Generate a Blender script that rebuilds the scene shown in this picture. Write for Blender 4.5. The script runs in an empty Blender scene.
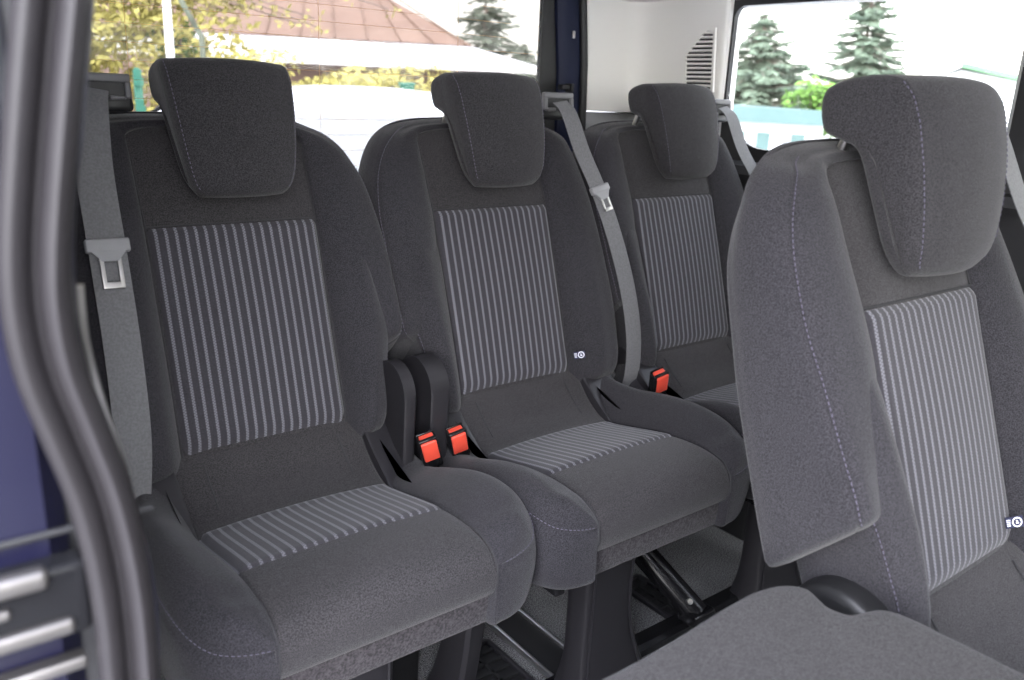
import bpy, bmesh, math, random
import numpy as np
from mathutils import Vector, Matrix

random.seed(7)
scn = bpy.context.scene
COL = scn.collection
sin, cos, rad = math.sin, math.cos, math.radians

# ------------------------------------------------------------------ camera
CAMZ = 1.05
F_PX, PIT, YAW, ROLL = 829.41, 0.2930, 0.9035, 0.0436
fw = Vector((cos(YAW)*cos(PIT), sin(YAW)*cos(PIT), -sin(PIT)))
r0 = Vector((sin(YAW), -cos(YAW), 0)); u0 = r0.cross(fw)
rt = r0*cos(ROLL) + u0*sin(ROLL); up = -r0*sin(ROLL) + u0*cos(ROLL)
cd = bpy.data.cameras.new('camera'); cam = bpy.data.objects.new('camera', cd); COL.objects.link(cam)
M4 = Matrix((rt, up, -fw)).transposed().to_4x4(); M4.translation = (0, 0, CAMZ)
cam.matrix_world = M4
cd.sensor_width = 36; cd.lens = F_PX/1024*36; cd.clip_start = .02; cd.clip_end = 500
cd.dof.use_dof = True; cd.dof.focus_distance = 1.35; cd.dof.aperture_fstop = 5.3
scn.camera = cam

# ------------------------------------------------------------------ materials
def nmat(name):
    m = bpy.data.materials.new(name); m.use_nodes = True
    nt = m.node_tree; b = nt.nodes['Principled BSDF']
    return m, nt, b
def lnk(nt, a, b): nt.links.new(a, b)
def node(nt, t, **kw):
    n = nt.nodes.new(t)
    for k, v in kw.items(): setattr(n, k, v)
    return n
def mth(nt, op, a, b=None, c=None, clamp=False):
    n = nt.nodes.new('ShaderNodeMath'); n.operation = op; n.use_clamp = clamp
    for i, v in enumerate((a, b, c)):
        if v is None: continue
        if isinstance(v, (int, float)): n.inputs[i].default_value = v
        else: nt.links.new(v, n.inputs[i])
    return n.outputs[0]
def rgb(c): return (c[0], c[1], c[2], 1)
def mixc(nt, fac, a, b):
    n = nt.nodes.new('ShaderNodeMix'); n.data_type = 'RGBA'
    for i, v in ((0, fac), (6, a), (7, b)):
        if isinstance(v, (int, float)): n.inputs[i].default_value = v
        elif isinstance(v, tuple): n.inputs[i].default_value = rgb(v)
        else: nt.links.new(v, n.inputs[i])
    return n.outputs[2]
def noise(nt, scale, detail=3, vec=None, rough=.6):
    n = nt.nodes.new('ShaderNodeTexNoise'); n.inputs['Scale'].default_value = scale
    n.inputs['Detail'].default_value = detail; n.inputs['Roughness'].default_value = rough
    if vec is None:
        tc = nt.nodes.new('ShaderNodeTexCoord'); vec = tc.outputs['Object']
    nt.links.new(vec, n.inputs['Vector']); return n.outputs['Fac']
def bump(nt, b, h, strength=.3, dist=.001):
    n = nt.nodes.new('ShaderNodeBump'); n.inputs['Strength'].default_value = strength
    n.inputs['Distance'].default_value = dist
    nt.links.new(h, n.inputs['Height']); nt.links.new(n.outputs[0], b.inputs['Normal'])
def fabric(name, c, var=.5, scale=620, rough=.95, sheen=.13, st=.6):
    m, nt, b = nmat(name)
    n1 = noise(nt, scale, 2); n2 = noise(nt, 9, 3)
    f = mth(nt, 'ADD', mth(nt, 'MULTIPLY', mth(nt, 'SUBTRACT', n1, .5), 3.6), mth(nt, 'MULTIPLY', mth(nt, 'SUBTRACT', n2, .5), .35))
    f = mth(nt, 'ADD', f, .5, clamp=True)
    lo = tuple(x*(1-var) for x in c); hi = tuple(x*(1+var) for x in c)
    lnk(nt, mixc(nt, f, lo, hi), b.inputs['Base Color'])
    b.inputs['Roughness'].default_value = rough
    b.inputs['Sheen Weight'].default_value = sheen; b.inputs['Sheen Roughness'].default_value = .5
    b.inputs['Specular IOR Level'].default_value = .2
    bump(nt, b, n1, st, .0012)
    return m
def plain(name, c, rough=.5, metal=0, spec=.5, var=.08, scale=60, bst=0., coat=0):
    m, nt, b = nmat(name)
    n1 = noise(nt, scale, 4)
    lo = tuple(x*(1-var) for x in c); hi = tuple(min(1, x*(1+var)) for x in c)
    lnk(nt, mixc(nt, n1, lo, hi), b.inputs['Base Color'])
    b.inputs['Roughness'].default_value = rough; b.inputs['Metallic'].default_value = metal
    b.inputs['Specular IOR Level'].default_value = spec; b.inputs['Coat Weight'].default_value = coat
    if bst: bump(nt, b, n1, bst, .001)
    return m
def striped(name, ground, stripe, period=.0143):
    m, nt, b = nmat(name)
    uv = node(nt, 'ShaderNodeUVMap'); sp = node(nt, 'ShaderNodeSeparateXYZ'); lnk(nt, uv.outputs[0], sp.inputs[0])
    U, V = sp.outputs[0], sp.outputs[1]
    q = mth(nt, 'DIVIDE', U, period)
    fr = mth(nt, 'ABSOLUTE', mth(nt, 'SUBTRACT', mth(nt, 'FRACT', q), .5))
    mr = node(nt, 'ShaderNodeMapRange'); mr.interpolation_type = 'SMOOTHSTEP'
    lnk(nt, fr, mr.inputs[0]); mr.inputs[1].default_value = .10; mr.inputs[2].default_value = .21
    mr.inputs[3].default_value = 1; mr.inputs[4].default_value = 0
    # two columns of alternating short stitches inside each stripe
    side = mth(nt, 'GREATER_THAN', mth(nt, 'SUBTRACT', mth(nt, 'FRACT', q), .5), 0)
    vv = mth(nt, 'FRACT', mth(nt, 'ADD', mth(nt, 'DIVIDE', V, .0042), mth(nt, 'MULTIPLY', side, .5)))
    ds = mth(nt, 'GREATER_THAN', vv, .42)
    mask = mth(nt, 'MULTIPLY', mr.outputs[0], mth(nt, 'ADD', mth(nt, 'MULTIPLY', ds, .6), .4))
    n1 = noise(nt, 620, 2)
    g = mixc(nt, n1, tuple(x*.4 for x in ground), tuple(x*1.6 for x in ground))
    lnk(nt, mixc(nt, mask, g, stripe), b.inputs['Base Color'])
    b.inputs['Roughness'].default_value = .9; b.inputs['Sheen Weight'].default_value = .2
    b.inputs['Specular IOR Level'].default_value = .2
    bump(nt, b, mth(nt, 'ADD', mask, mth(nt, 'MULTIPLY', n1, .5)), .35, .0012)
    return m
def glass(name, tint=(.93, .95, .94)):
    m = bpy.data.materials.new(name); m.use_nodes = True; nt = m.node_tree; nt.nodes.clear()
    o = node(nt, 'ShaderNodeOutputMaterial'); t = node(nt, 'ShaderNodeBsdfTransparent'); g = node(nt, 'ShaderNodeBsdfGlossy')
    t.inputs[0].default_value = (*tint, 1); g.inputs['Roughness'].default_value = .02
    fr = node(nt, 'ShaderNodeFresnel'); fr.inputs[0].default_value = 1.45
    mx = node(nt, 'ShaderNodeMixShader')
    lnk(nt, mth(nt, 'MULTIPLY', fr.outputs[0], .6), mx.inputs[0]); lnk(nt, t.outputs[0], mx.inputs[1]); lnk(nt, g.outputs[0], mx.inputs[2])
    lnk(nt, mx.outputs[0], o.inputs[0]); return m
def leafmat(name, c, var=.5):
    m, nt, b = nmat(name)
    n1 = noise(nt, 3.1, 3)
    f = mth(nt, 'ADD', mth(nt, 'MULTIPLY', mth(nt, 'SUBTRACT', n1, .5), 2.2), .5, clamp=True)
    lnk(nt, mixc(nt, f, tuple(x*(1-var) for x in c), tuple(min(1, x*(1+var)) for x in c)), b.inputs['Base Color'])
    b.inputs['Roughness'].default_value = .8; b.inputs['Specular IOR Level'].default_value = .15
    return m

M = dict(
 fab=fabric('charcoal seat fabric', (.0275, .0262, .0305)),
 fab2=fabric('charcoal seat fabric smooth', (.036, .0338, .036)),
 hr=fabric('headrest fabric', (.030, .0285, .031)),
 skirt=fabric('skirt carpet', (.040, .036, .039), var=.5, scale=300),
 carpet=fabric('grey back carpet', (.031, .029, .030), var=.5, scale=600, st=.8),
 floorcarpet=fabric('floor carpet', (.17, .17, .17), var=.9, scale=380, st=.8),
 stripe=striped('striped insert fabric', (.036, .034, .040), (.165, .163, .185)),
 thread=plain('pale stitching thread', (.095, .085, .125), .8),
 darkthread=plain('dark seam thread', (.03, .03, .033), .9),
 brownthread=plain('brown seam thread', (.10, .05, .03), .9),
 black=plain('black plastic', (.016, .016, .017), .42, bst=.15, scale=500),
 blackgloss=plain('gloss black plastic', (.008, .008, .009), .2),
 rubber=plain('ribbed rubber', (.0145, .0130, .0140), .5, var=.15, spec=.3),
 rubberblk=plain('black rubber', (.012, .012, .013), .5),
 legp=plain('grey leg cover plastic', (.019, .018, .021), .40, bst=.1, scale=400),
 grey=plain('light grey trim plastic', (.84, .82, .78), .6, var=.03, bst=.1, scale=700),
 grey2=plain('mid grey trim plastic', (.36, .36, .37), .6, var=.03),
 headl=fabric('headliner cloth', (.74, .72, .70), var=.04, scale=500, sheen=.1, st=.2),
 darktrim=plain('dark lower trim plastic', (.030, .030, .032), .45, var=.1),
 navy=plain('navy blue paint', (.005, .005, .017), .3, var=.02, coat=.15, spec=.35),
 navyd=plain('dark navy paint', (.010, .014, .038), .5, var=.02, coat=.0, spec=.2),
 chrome=plain('bright steel', (.42, .41, .39), .34, metal=1, var=.03),
 steel=plain('dull latch steel', (.20, .19, .18), .5, metal=1, var=.1),
 alu=plain('brushed aluminium rail', (.68, .68, .68), .35, metal=1, var=.05),
 belt=fabric('grey belt webbing', (.135, .135, .14), var=.12, scale=300, rough=.6, sheen=.1, st=.2),
 tongue=plain('grey latch plastic', (.24, .24, .25), .4),
 bezel=plain('grey outlet plastic', (.13, .13, .135), .45),
 red=plain('red release button', (.70, .075, .045), .4, var=.04),
 white=plain('white emblem print', (.75, .76, .85), .6, var=.02),
 tagblue=plain('navy woven tag', (.02, .022, .06), .8),
 glass=glass('window glass'),
 glasst=glass('tinted rear glass', (.62, .62, .61)),
 wire=plain('orange reflecting heater line', (.45, .24, .07), .5),  # orange reflection on the lines is put into their base colour
 asphalt=plain('bounce lightened yard', (.38, .37, .36), .9, var=.25, scale=3),  # ground colour raised so it bounces light up to the headliner
)

# ------------------------------------------------------------------ mesh helpers
def link(o, parent=None):
    COL.objects.link(o)
    if parent is not None: o.parent = parent
    return o
class MB:
    """collects geometry for ONE mesh object"""
    def __init__(s): s.v, s.f, s.m, s.uv = [], [], [], {}
    def add(s, verts, faces, mi=0):
        o = len(s.v); s.v += [tuple(map(float, p)) for p in verts]
        s.f += [tuple(i+o for i in f) for f in faces]; s.m += [mi]*len(faces); return o
    def box(s, c, size, mi=0, rot=None, taper=1., bev=0):
        bm = bmesh.new(); bmesh.ops.create_cube(bm, size=1)
        for v in bm.verts:
            k = taper if v.co.z > 0 else 1.
            v.co = Vector((v.co.x*size[0]*k, v.co.y*size[1]*k, v.co.z*size[2]))
        if bev: bmesh.ops.bevel(bm, geom=bm.edges[:], offset=bev, segments=3, profile=.5, affect='EDGES')
        s.addbm(bm, c, rot, mi)
    def addbm(s, bm, c=(0, 0, 0), rot=None, mi=0):
        c = Vector(c)
        bm.verts.index_update()
        vs = [(rot @ v.co if rot is not None else v.co) + c for v in bm.verts]
        s.add(vs, [[v.index for v in f.verts] for f in bm.faces], mi); bm.free()
    def prism(s, pts, axis, a, b, mi=0, bev=0):
        """polygon pts (2-D) extruded along axis 'x','y' or 'z' from a to b"""
        bm = bmesh.new()
        def P(q, w):
            return {'x': (w, q[0], q[1]), 'y': (q[0], w, q[1]), 'z': (q[0], q[1], w)}[axis]
        A = [bm.verts.new(P(q, a)) for q in pts]; B = [bm.verts.new(P(q, b)) for q in pts]
        bm.faces.new(A); bm.faces.new(B[::-1]); n = len(pts)
        sides = [bm.faces.new((A[i], B[i], B[(i+1) % n], A[(i+1) % n])) for i in range(n)]
        if bev:
            ed = [e for e in bm.edges if any(f.verts and len(f.verts) == n for f in e.link_faces)] if n != 4 else bm.edges[:]
            bmesh.ops.bevel(bm, geom=ed, offset=bev, segments=3, profile=.5, affect='EDGES')
        s.addbm(bm, mi=mi)
    def tube(s, path, r, n=8, mi=0, cap=True):
        path = [Vector(p) for p in path]; N = len(path); rings = []
        up_ = Vector((0, 0, 1)); nrm = None
        for i, p in enumerate(path):
            t = (path[min(i+1, N-1)] - path[max(i-1, 0)]).normalized()
            if nrm is None:
                a = up_ if abs(t.z) < .9 else Vector((1, 0, 0)); nrm = t.cross(a).normalized()
            else: nrm = (nrm - t*nrm.dot(t)).normalized()
            b = t.cross(nrm); rr = r[i] if hasattr(r, '__len__') else r
            rings.append([p + (nrm*cos(2*math.pi*k/n) + b*sin(2*math.pi*k/n))*rr for k in range(n)])
        vs = [q for R in rings for q in R]; fs = []
        for i in range(N-1):
            for k in range(n): fs.append((i*n+k, i*n+(k+1) % n, (i+1)*n+(k+1) % n, (i+1)*n+k))
        if cap: fs += [tuple(range(n))[::-1], tuple((N-1)*n+k for k in range(n))]
        s.add(vs, fs, mi)
    def ribbon(s, path, wdirs, w, th, mi=0):
        """strap of width w and thickness th along path; wdirs = width direction per point (or one)"""
        N = len(path); vs = []; fs = []
        for i, p in enumerate(path):
            p = Vector(p); t = (Vector(path[min(i+1, N-1)]) - Vector(path[max(i-1, 0)])).normalized()
            wd = Vector(wdirs[i] if hasattr(wdirs[0], '__len__') else wdirs); wd = (wd - t*wd.dot(t)).normalized()
            nn = t.cross(wd)
            for a, b in ((-.5, -.4), (-.5, .4), (-.44, .5), (.44, .5), (.5, .4), (.5, -.4), (.44, -.5), (-.44, -.5)):
                vs.append(p + wd*w*a + nn*th*b)
        for i in range(N-1):
            for k in range(8): fs.append((i*8+k, i*8+(k+1) % 8, (i+1)*8+(k+1) % 8, (i+1)*8+k))
        fs += [tuple(range(8))[::-1], tuple((N-1)*8+k for k in range(8))]
        s.add(vs, fs, mi)
    def build(s, name, mats, parent=None, smooth=True, angle=40, recalc=True):
        me = bpy.data.meshes.new(name); me.from_pydata(s.v, [], s.f)
        for m in (mats if isinstance(mats, (list, tuple)) else [mats]): me.materials.append(m)
        me.polygons.foreach_set('material_index', s.m)
        if recalc:
            bm = bmesh.new(); bm.from_mesh(me); bmesh.ops.recalc_face_normals(bm, faces=bm.faces); bm.to_mesh(me); bm.free()
        if smooth:
            me.shade_smooth()
            me.set_sharp_from_angle(angle=rad(angle))
        me.update()
        return link(bpy.data.objects.new(name, me), parent)

def crom(P, sub, closed=False):
    """Catmull-Rom samples through P (N x ...)"""
    P = np.asarray(P, float); N = len(P); out = []
    segs = N if closed else N-1
    for i in range(segs):
        if closed: a, b, c, d = P[(i-1) % N], P[i], P[(i+1) % N], P[(i+2) % N]
        else:
            b, c = P[i], P[i+1]; a = P[i-1] if i > 0 else 2*b-c; d = P[i+2] if i+2 < N else 2*c-b
        for k in range(sub):
            t = k/sub
            out.append(.5*((2*b)+(-a+c)*t+(2*a-5*b+4*c-d)*t*t+(-a+3*b-3*c+d)*t**3))
    if not closed: out.append(P[-1])
    return np.array(out)
def loft(rings, su=4, sv=4, closed=True):
    R = np.asarray(rings, float)
    G = crom(R, su)                                   # along rings
    G = np.swapaxes(crom(np.swapaxes(G, 0, 1), sv, closed), 0, 1)
    return G
def gridfaces(nr, nc, closed):
    f = []
    for i in range(nr-1):
        for k in range(nc if closed else nc-1):
            f.append((i*nc+k, i*nc+(k+1) % nc, (i+1)*nc+(k+1) % nc, (i+1)*nc+k))
    return f
def add_loft(mb, G, closed=True, caps=True, mi=0):
    nr, nc = G.shape[:2]; V = [tuple(p) for p in G.reshape(-1, 3)]; F = gridfaces(nr, nc, closed)
    if caps:
        for e, o in ((0, 0), (nr-1, (nr-1)*nc)):
            V.append(tuple(G[e].mean(0))); ci = len(V)-1
            for k in range(nc): F.append((o+k, o+(k+1) % nc, ci))
    mb.add(V, F, mi)
def groove(G, col, depth=.0025, end=0):
    """press a seam into a lofted surface along one column"""
    cen = G.mean(1, keepdims=True)
    a = np.roll(G, 1, 1); b = np.roll(G, -1, 1)
    t = b-a; t /= np.linalg.norm(t, axis=2, keepdims=True)+1e-9
    s = np.gradient(G, axis=0); s /= np.linalg.norm(s, axis=2, keepdims=True)+1e-9
    n = np.cross(t, s); n /= np.linalg.norm(n, axis=2, keepdims=True)+1e-9
    sg = np.sign(((G-cen)*n).sum(2).mean(1))[:, None, None]
    n = n*np.where(sg == 0, 1, sg)
    w_ = np.ones(len(G))
    if end: w_[-end:] = 0; w_[-end-10:-end] = np.linspace(1, 0, 10)
    G[:, col] -= n[:, col]*depth*w_[:, None]
    return n
def stitches(mb, path, dash=.0036, gap=.0028, r=.00055, off=None):
    P = [Vector(p) for p in path]; L = [0]
    for a, b in zip(P, P[1:]): L.append(L[-1]+(b-a).length)
    def at(s):
        for i in range(len(L)-1):
            if s <= L[i+1] or i == len(L)-2:
                k = (s-L[i])/max(1e-9, L[i+1]-L[i]); return P[i].lerp(P[i+1], k)
    s = 0
    while s+dash < L[-1]:
        mb.tube([at(s), at(s+dash*.5), at(s+dash)], r, 5); s += dash+gap
def interp(tab, x):
    return float(np.interp(x, [a for a, b in tab], [b for a, b in tab]))

def tag(o, label=None, cat=None, group=None, kind=None):
    if label: o['label'] = label
    if cat: o['category'] = cat
    if group: o['group'] = group
    if kind: o['kind'] = kind
    return o
def empty(name, loc, rz=0):
    o = bpy.data.objects.new(name, None); o.empty_display_size = .05
    o.location = loc; o.rotation_euler = (0, 0, rz); return link(o)
def pixray(px, py):
    return (rt*(px-512) - up*(py-340))/F_PX + fw
def atX(px, py, X): r = pixray(px, py); p = r*(X/r.x); return Vector((p.x, p.y, p.z+CAMZ))
def atY(px, py, Y): r = pixray(px, py); p = r*(Y/r.y); return Vector((p.x, p.y, p.z+CAMZ))

# ------------------------------------------------------------------ the seats
YO = 1.0                                # seat origin lies at y = YO in the template
SEAT_X = (.4452, .9352, 1.4393)
def frame(theta, stretch=1.):
    sT, cT = sin(theta), cos(theta)
    def BP(x, t, d):
        if t > .34: t = .34+(t-.34)*stretch
        return (x, 1.159 + t*sT - d*cT - YO, .508 + t*cT + d*sT)
    return BP

def build_seat(loc, label, notch, guide, theta=rad(17.1), buckle=(), tagged=False, group='striped passenger seats', legs=('front',), arch=True, hs=.97, hx=1.0, hrot=0, hk=1., hd=.038, ht=-.004, stretch=1., tagx=.134, tagd=.032):
    root = empty('passenger_seat', loc); tag(root, label, 'car seat', group)
    BP = frame(theta, stretch)
    # ---- backrest core ------------------------------------------------
    tl = [-.035, -.02, 0, .03, .12, .24, .32, .345, .37, .42, .46, .49, .508, .517]
    rings = []
    for t in tl:
        fd = interp([(-.04, -.05), (-.02, -.022), (0, -.008), (.03, -.002), (.12, 0), (.24, 0), (.345, -.004), (.37, -.006), (.42, -.013), (.46, -.02), (.49, -.032), (.508, -.045), (.517, -.058)], t)
        bd = interp([(-.04, -.09), (0, -.105), (.4, -.105), (.46, -.095), (.49, -.085), (.508, -.075), (.517, -.064)], t)
        xw = .165 if t < .44 else interp([(.44, .165), (.49, .15), (.517, .13)], t)
        row = [(-xw, fd-.012), (-.131, fd-.004), (-.10, fd), (-.05, fd+.001), (0, fd+.001), (.05, fd+.001), (.10, fd), (.131, fd-.004), (xw, fd-.012),
               (xw, bd), (.08, bd), (0, bd), (-.08, bd), (-xw, bd)]
        rings.append([BP(x, t, d) for x, d in row])
    mb = MB(); G = loft(rings, 3, 4); add_loft(mb, G)
    back = mb.build('backrest', M['fab2'], root)
    # seam between pad and insert
    # ---- striped insert -----------------------------------------------
    mb = MB(); nu, nv = 40, 60; V = []; UV = []
    W = .131; T0, T1 = .002, .343
    for j in range(nv+1):
        v = T0 + (T1-T0)*j/nv
        for i in range(nu+1):
            x = -W + 2*W*i/nu
            e = min(W-abs(x), 1.)/.012; ev = min(v-T0, T1-v); evb = max(0, 1-(v-T0)/.03); evt = max(0, 1-(T1-v)/.012)
            d = .004 - .010*max(0, 1-e)**2 - .016*evb**2 - .006*evt**2 + .006*(1-(x/W)**2)*sin(math.pi*min(1, max(0, (v-T0)/(T1-T0))))
            tt = v + .0*x
            V.append(BP(x, tt, d)); UV.append((x+.5, v))
    F = gridfaces(nv+1, nu+1, False)
    # rim
    mb.add(V, F)
    bnd = [i for i in range(nu+1)] + [j*(nu+1)+nu for j in range(1, nv+1)] + [nv*(nu+1)+i for i in range(nu-1, -1, -1)] + [j*(nu+1) for j in range(nv-1, 0, -1)]
    rim = []
    for i in bnd:
        p = V[i]; rim.append((p[0], p[1]+.012, p[2]-.004))
    o = mb.add(rim, []); n = len(bnd)
    fs = [(bnd[k], bnd[(k+1) % n], o+(k+1) % n, o+k) for k in range(n)]
    mb.f += fs; mb.m += [0]*n
    ins = mb.build('striped_insert', M['stripe'], back, recalc=True)
    uvl = ins.data.uv_layers.new(name='UVMap')
    UVall = UV + [UV[i] for i in bnd]
    for lp in ins.data.loops: uvl.data[lp.index].uv = UVall[lp.vertex_index]
    ins['label'] = 'grey striped centre panel'
    # ---- bolsters -----------------------------------------------------
    for s in (-1, 1):
        st = MB()
        nt_ = s in notch; gd = (s == guide)
        dst = [(-.03, -.005), (-.01, .02), (.02, .030), (.1, .032), (.16, .030), (.19, .026), (.263, .018), (.346, .002), (.44, -.010), (.475, -.014), (.495, -.022), (.517, -.042)]
        dpt = [(-.03, .003), (-.01, .030), (.02, .040), (.1, .044), (.2, .038), (.26, .032), (.34, .020), (.42, .006), (.46, -.002), (.495, -.018), (.517, -.040)]
        dbt = [(-.03, -.085), (0, -.105), (.42, -.108), (.44, -.106), (.474, -.102), (.495, -.095), (.517, -.085)]
        fdt = [(-.03, -.03), (0, -.008), (.12, -.003), (.345, -.007), (.42, -.016), (.46, -.022), (.495, -.034), (.517, -.052)]
        xi = .131
        if gd: arch_ = [(.246, .20, xi, .20), (.246, .28, xi, .28), (.245, .36, xi, .355), (.243, .42, xi, .405), (.239, .455, xi, .430), (.231, .485, xi, .449), (.216, .506, xi, .463), (.190, .519, xi, .474), (.155, .525, .128, .485), (.11, .5275, .104, .493), (.05, .528, .05, .496), (.0, .528, .0, .497)]
        else: arch_ = [(.246, .20, xi, .20), (.245, .28, xi, .28), (.242, .34, xi, .337), (.237, .40, xi, .390), (.227, .44, xi, .420), (.212, .470, xi, .441), (.190, .494, xi, .459), (.162, .511, .130, .474), (.128, .521, .117, .486), (.088, .5255, .084, .493), (.04, .5275, .04, .496), (.0, .528, .0, .497)]
        low = [(a, b, xi, b) for a, b in ([(.236, .118), (.240, .122), (.243, .132), (.245, .155)] if nt_ else [(.205, -.030), (.222, -.024), (.234, -.006), (.241, .025), (.244, .07), (.246, .13)])]
        rings = []
        for ii, (px_, t, ix, it) in enumerate(low+arch_):
            ri = math.hypot(px_-ix, t-it); ca, sa = (px_-ix)/ri, (t-it)/ri; te = max(t, .15) if nt_ else t
            ds = interp(dst, te); dp = interp(dpt, (te+max(it, .15 if nt_ else it))/2); db = interp(dbt, te); fd = interp(fdt, it)
            sg = interp([(.36, 0), (.46, .012), (.51, .015), (.53, .012)], t) if t > .3 else 0
            sg = min(sg, ri*.25); q_ = lambda f: sg+.007+(ri-sg-.007)*f
            row = [(ri, fd-.012), (ri-.004, fd+.004), (q_(.76), max((fd+dp*2)/3+.002, fd+.002)), (q_(.48), dp), (q_(.22), dp*.72+ds*.28+.001), (.007+sg, ds+.004-sg*.3), (sg, ds-.008),
                   (-.004+sg*.25, ds-.032), (-.004, (ds+db)/2-.012), (0, db+.016), (.016, db), (max(ri-.01, .022), db), (ri+.02, db+.02), (ri+.02, fd-.03)]
            if nt_:
                dip = interp([(.118, .026), (.16, .021), (.22, .011), (.30, 0)], t); row = [(r_, d-dip*(1 if q < 3 else .75 if q == 3 else .3 if q == 4 else 0)) for q, (r_, d) in enumerate(row)]
            ins_ = interp([(.30, 0), (.42, .12), (.48, .35), (.53, .55)], t) if t > .3 else 0
            kn = interp([(.118, .5), (.16, .5), (.21, .36), (.27, .14), (.32, 0)], t) if nt_ and t < .32 else 0
            sh = ({0: .26, 1: .06} if nt_ else {0: .12, 1: .02}).get(ii, 0)
            out_ = []
            for r_, d in row:
                if sh: r_ = ri/2+(r_-ri/2)*(1-sh); d = (dp+db)/2+(d-(dp+db)/2)*(1-sh)
                r2 = r_ + ins_*max(0, ds-.055-d)*1.5
                out_.append(BP(s*(px_-r2*ca), t - r2*sa + kn*d, d))
            rings.append(out_)
        mb = MB(); G = loft(rings, 5, 5)
        n = groove(G, 6*5, .002, 14); add_loft(mb, G)
        seam = [tuple(p) for p in (G[:, 6*5-1] + n[:, 6*5-1]*.0006)]
        a = 6 if nt_ else 8
        stitches(st, seam[a:-17])
        if nt_:
            # narrower lower bolster below the notch
            rings = []
            for t, sh in ((-.03, .12), (-.024, .02), (-.006, 0), (.03, 0), (.08, 0), (.12, 0), (.16, 0), (.21, 0), (.26, 0), (.32, 0)):
                w = interp([(-.03, .175), (-.01, .188), (.03, .198), (.1, .208), (.16, .222), (.2, .228)], t)
                bl = interp([(.0, 0), (.08, .002), (.16, .0025), (.22, .0005), (.27, -.003), (.32, -.010)], t); dp = interp(dpt, t)+bl; fd = interp(fdt, t)+min(0, bl); ds = interp([(-.03, 0), (-.01, .022), (.03, .032), (.15, .030), (.2, .012), (.26, -.01), (.32, -.03)], t); xi = .131; db = -.095
                row = [(xi, fd-.012), (xi+.003, fd+.006), (xi+(w-xi)*.25, (fd+dp*2)/3), (xi+(w-xi)*.5, dp), (xi+(w-xi)*.7, dp*.9+ds*.1), (w-.006, ds+.002), (w, ds-.01),
                       (w, ds-.035), (w-.002, -.05), (w-.004, db+.01), (w-.015, db), (xi+.01, db), (xi-.02, db+.02), (xi-.02, fd-.03)]
                if sh:
                    cx = (xi+w)/2; cdp = (dp+db)/2
                    row = [(cx+(x-cx)*(1-sh), cdp+(d-cdp)*(1-sh)) for x, d in row]
                rings.append([BP(s*x, t, d) for x, d in row])
            G2 = loft(rings, 4, 5); n2 = groove(G2, 6*5, .002); add_loft(mb, G2)
            st.build('stitching', M['thread'], back)['label'] = 'pale lilac stitching'; st = MB()
            stitches(st, [tuple(p) for p in (G2[:, 6*5-1]+n2[:, 6*5-1]*.0006)][5:-8])
            # seam under the notch edge
        mb.build('side_bolster', M['fab'], back)
        st.build('stitching', M['thread'], back)['label'] = 'pale lilac stitching'
        pip = MB(); pip.tube([BP(s*.1315, t, interp(fdt, t)+.0015) for t in np.linspace(0, .45, 40)], .0011, 6)
        pip.build('seam', M['darkthread'], back)
    pip = MB()
    pip.tube([BP(x, .3455, -.001-.003*(abs(x)/.131)**4) for x in np.linspace(-.131, .131, 24)], .0012, 6)
    pip.build('seam', M['darkthread'], back)
    # ---- headrest -----------------------------------------------------
    BP0 = BP; BPh = frame(theta)
    def BP(x, t, d):
        t, d = (t-.45)*hs, d*hs*(hk if d < 0 else 1)
        return BPh(x*hx, .45+ht+t*cos(hrot)-d*sin(hrot), hd+d*cos(hrot)+t*sin(hrot))
    prof = [(.534, -.046), (.542, -.0535), (.562, -.0555), (.581, -.052), (.589, -.042), (.591, -.022), (.588, .000), (.579, .018), (.562, .029), (.535, .034), (.49, .0355), (.45, .0335), (.41, .028), (.389, .021), (.3785, .008), (.383, -.004), (.41, -.010), (.46, -.016), (.500, -.021), (.518, -.026), (.527, -.036)]
    Wt = [(.374, .056), (.380, .068), (.39, .077), (.41, .084), (.45, .090), (.50, .095), (.55, .0985), (.575, .099), (.588, .098), (.60, .096)]
    rings = []
    for k in (-1, -.975, -.93, -.86, -.5, 0, .5, .86, .93, .975, 1):
        e = abs(k); sh = {1: .014, .975: .0055, .93: .0012}.get(e, 0)
        row = []
        for (t, d) in prof:
            front = 1 if d > .004 and t < .585 else 0
            dd = d + (.016*(1-e**2.2) if front else 0)
            # side rounding
            c0 = (.555, -.014) if t > .515 else (t, .008)
            if sh:
                vx, vy = c0[0]-t, c0[1]-dd; L = math.hypot(vx, vy)+1e-9; q = min(sh, L)
                t2, dd = t+vx/L*q, dd+vy/L*q
            else: t2 = t
            row.append(BP(k*interp(Wt, t), t2 + (.003*(1-k*k) if t > .57 else 0) - (.004*(1-k*k) if t < .385 else 0), dd))
        rings.append(row)
    mb = MB(); G = loft(rings, 5, 4); add_loft(mb, G); hrest = mb.build('headrest', M['hr'], root, angle=85)
    st = MB(); 
    for e in (.93, -.93):
        path = []; st = MB()
        for t, d in zip(np.linspace(.578, .385, 30), [0]*30):
            dd = interp([(.385, .019), (.41, .028), (.45, .0335), (.49, .0355), (.535, .034), (.562, .029), (.579, .018), (.588, 0)], t)
            ww = interp(Wt, t)*e
            path.append(BP(ww, t, dd+.016*(1-abs(e)**2.2)+.0006))
        stitches(st, path, r=.0006)
        st.build('stitching', M['thread'], hrest)['label'] = 'pale lilac stitching'
    for s in (-1, 1):
        mb = MB(); mb.tube([BP0(s*.055, .49, -.064), BP(s*.055, .565, -.036)], .006, 10)
        mb.build('headrest_post', M['chrome'], root)['label'] = 'steel headrest post'
    BP = BP0
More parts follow.
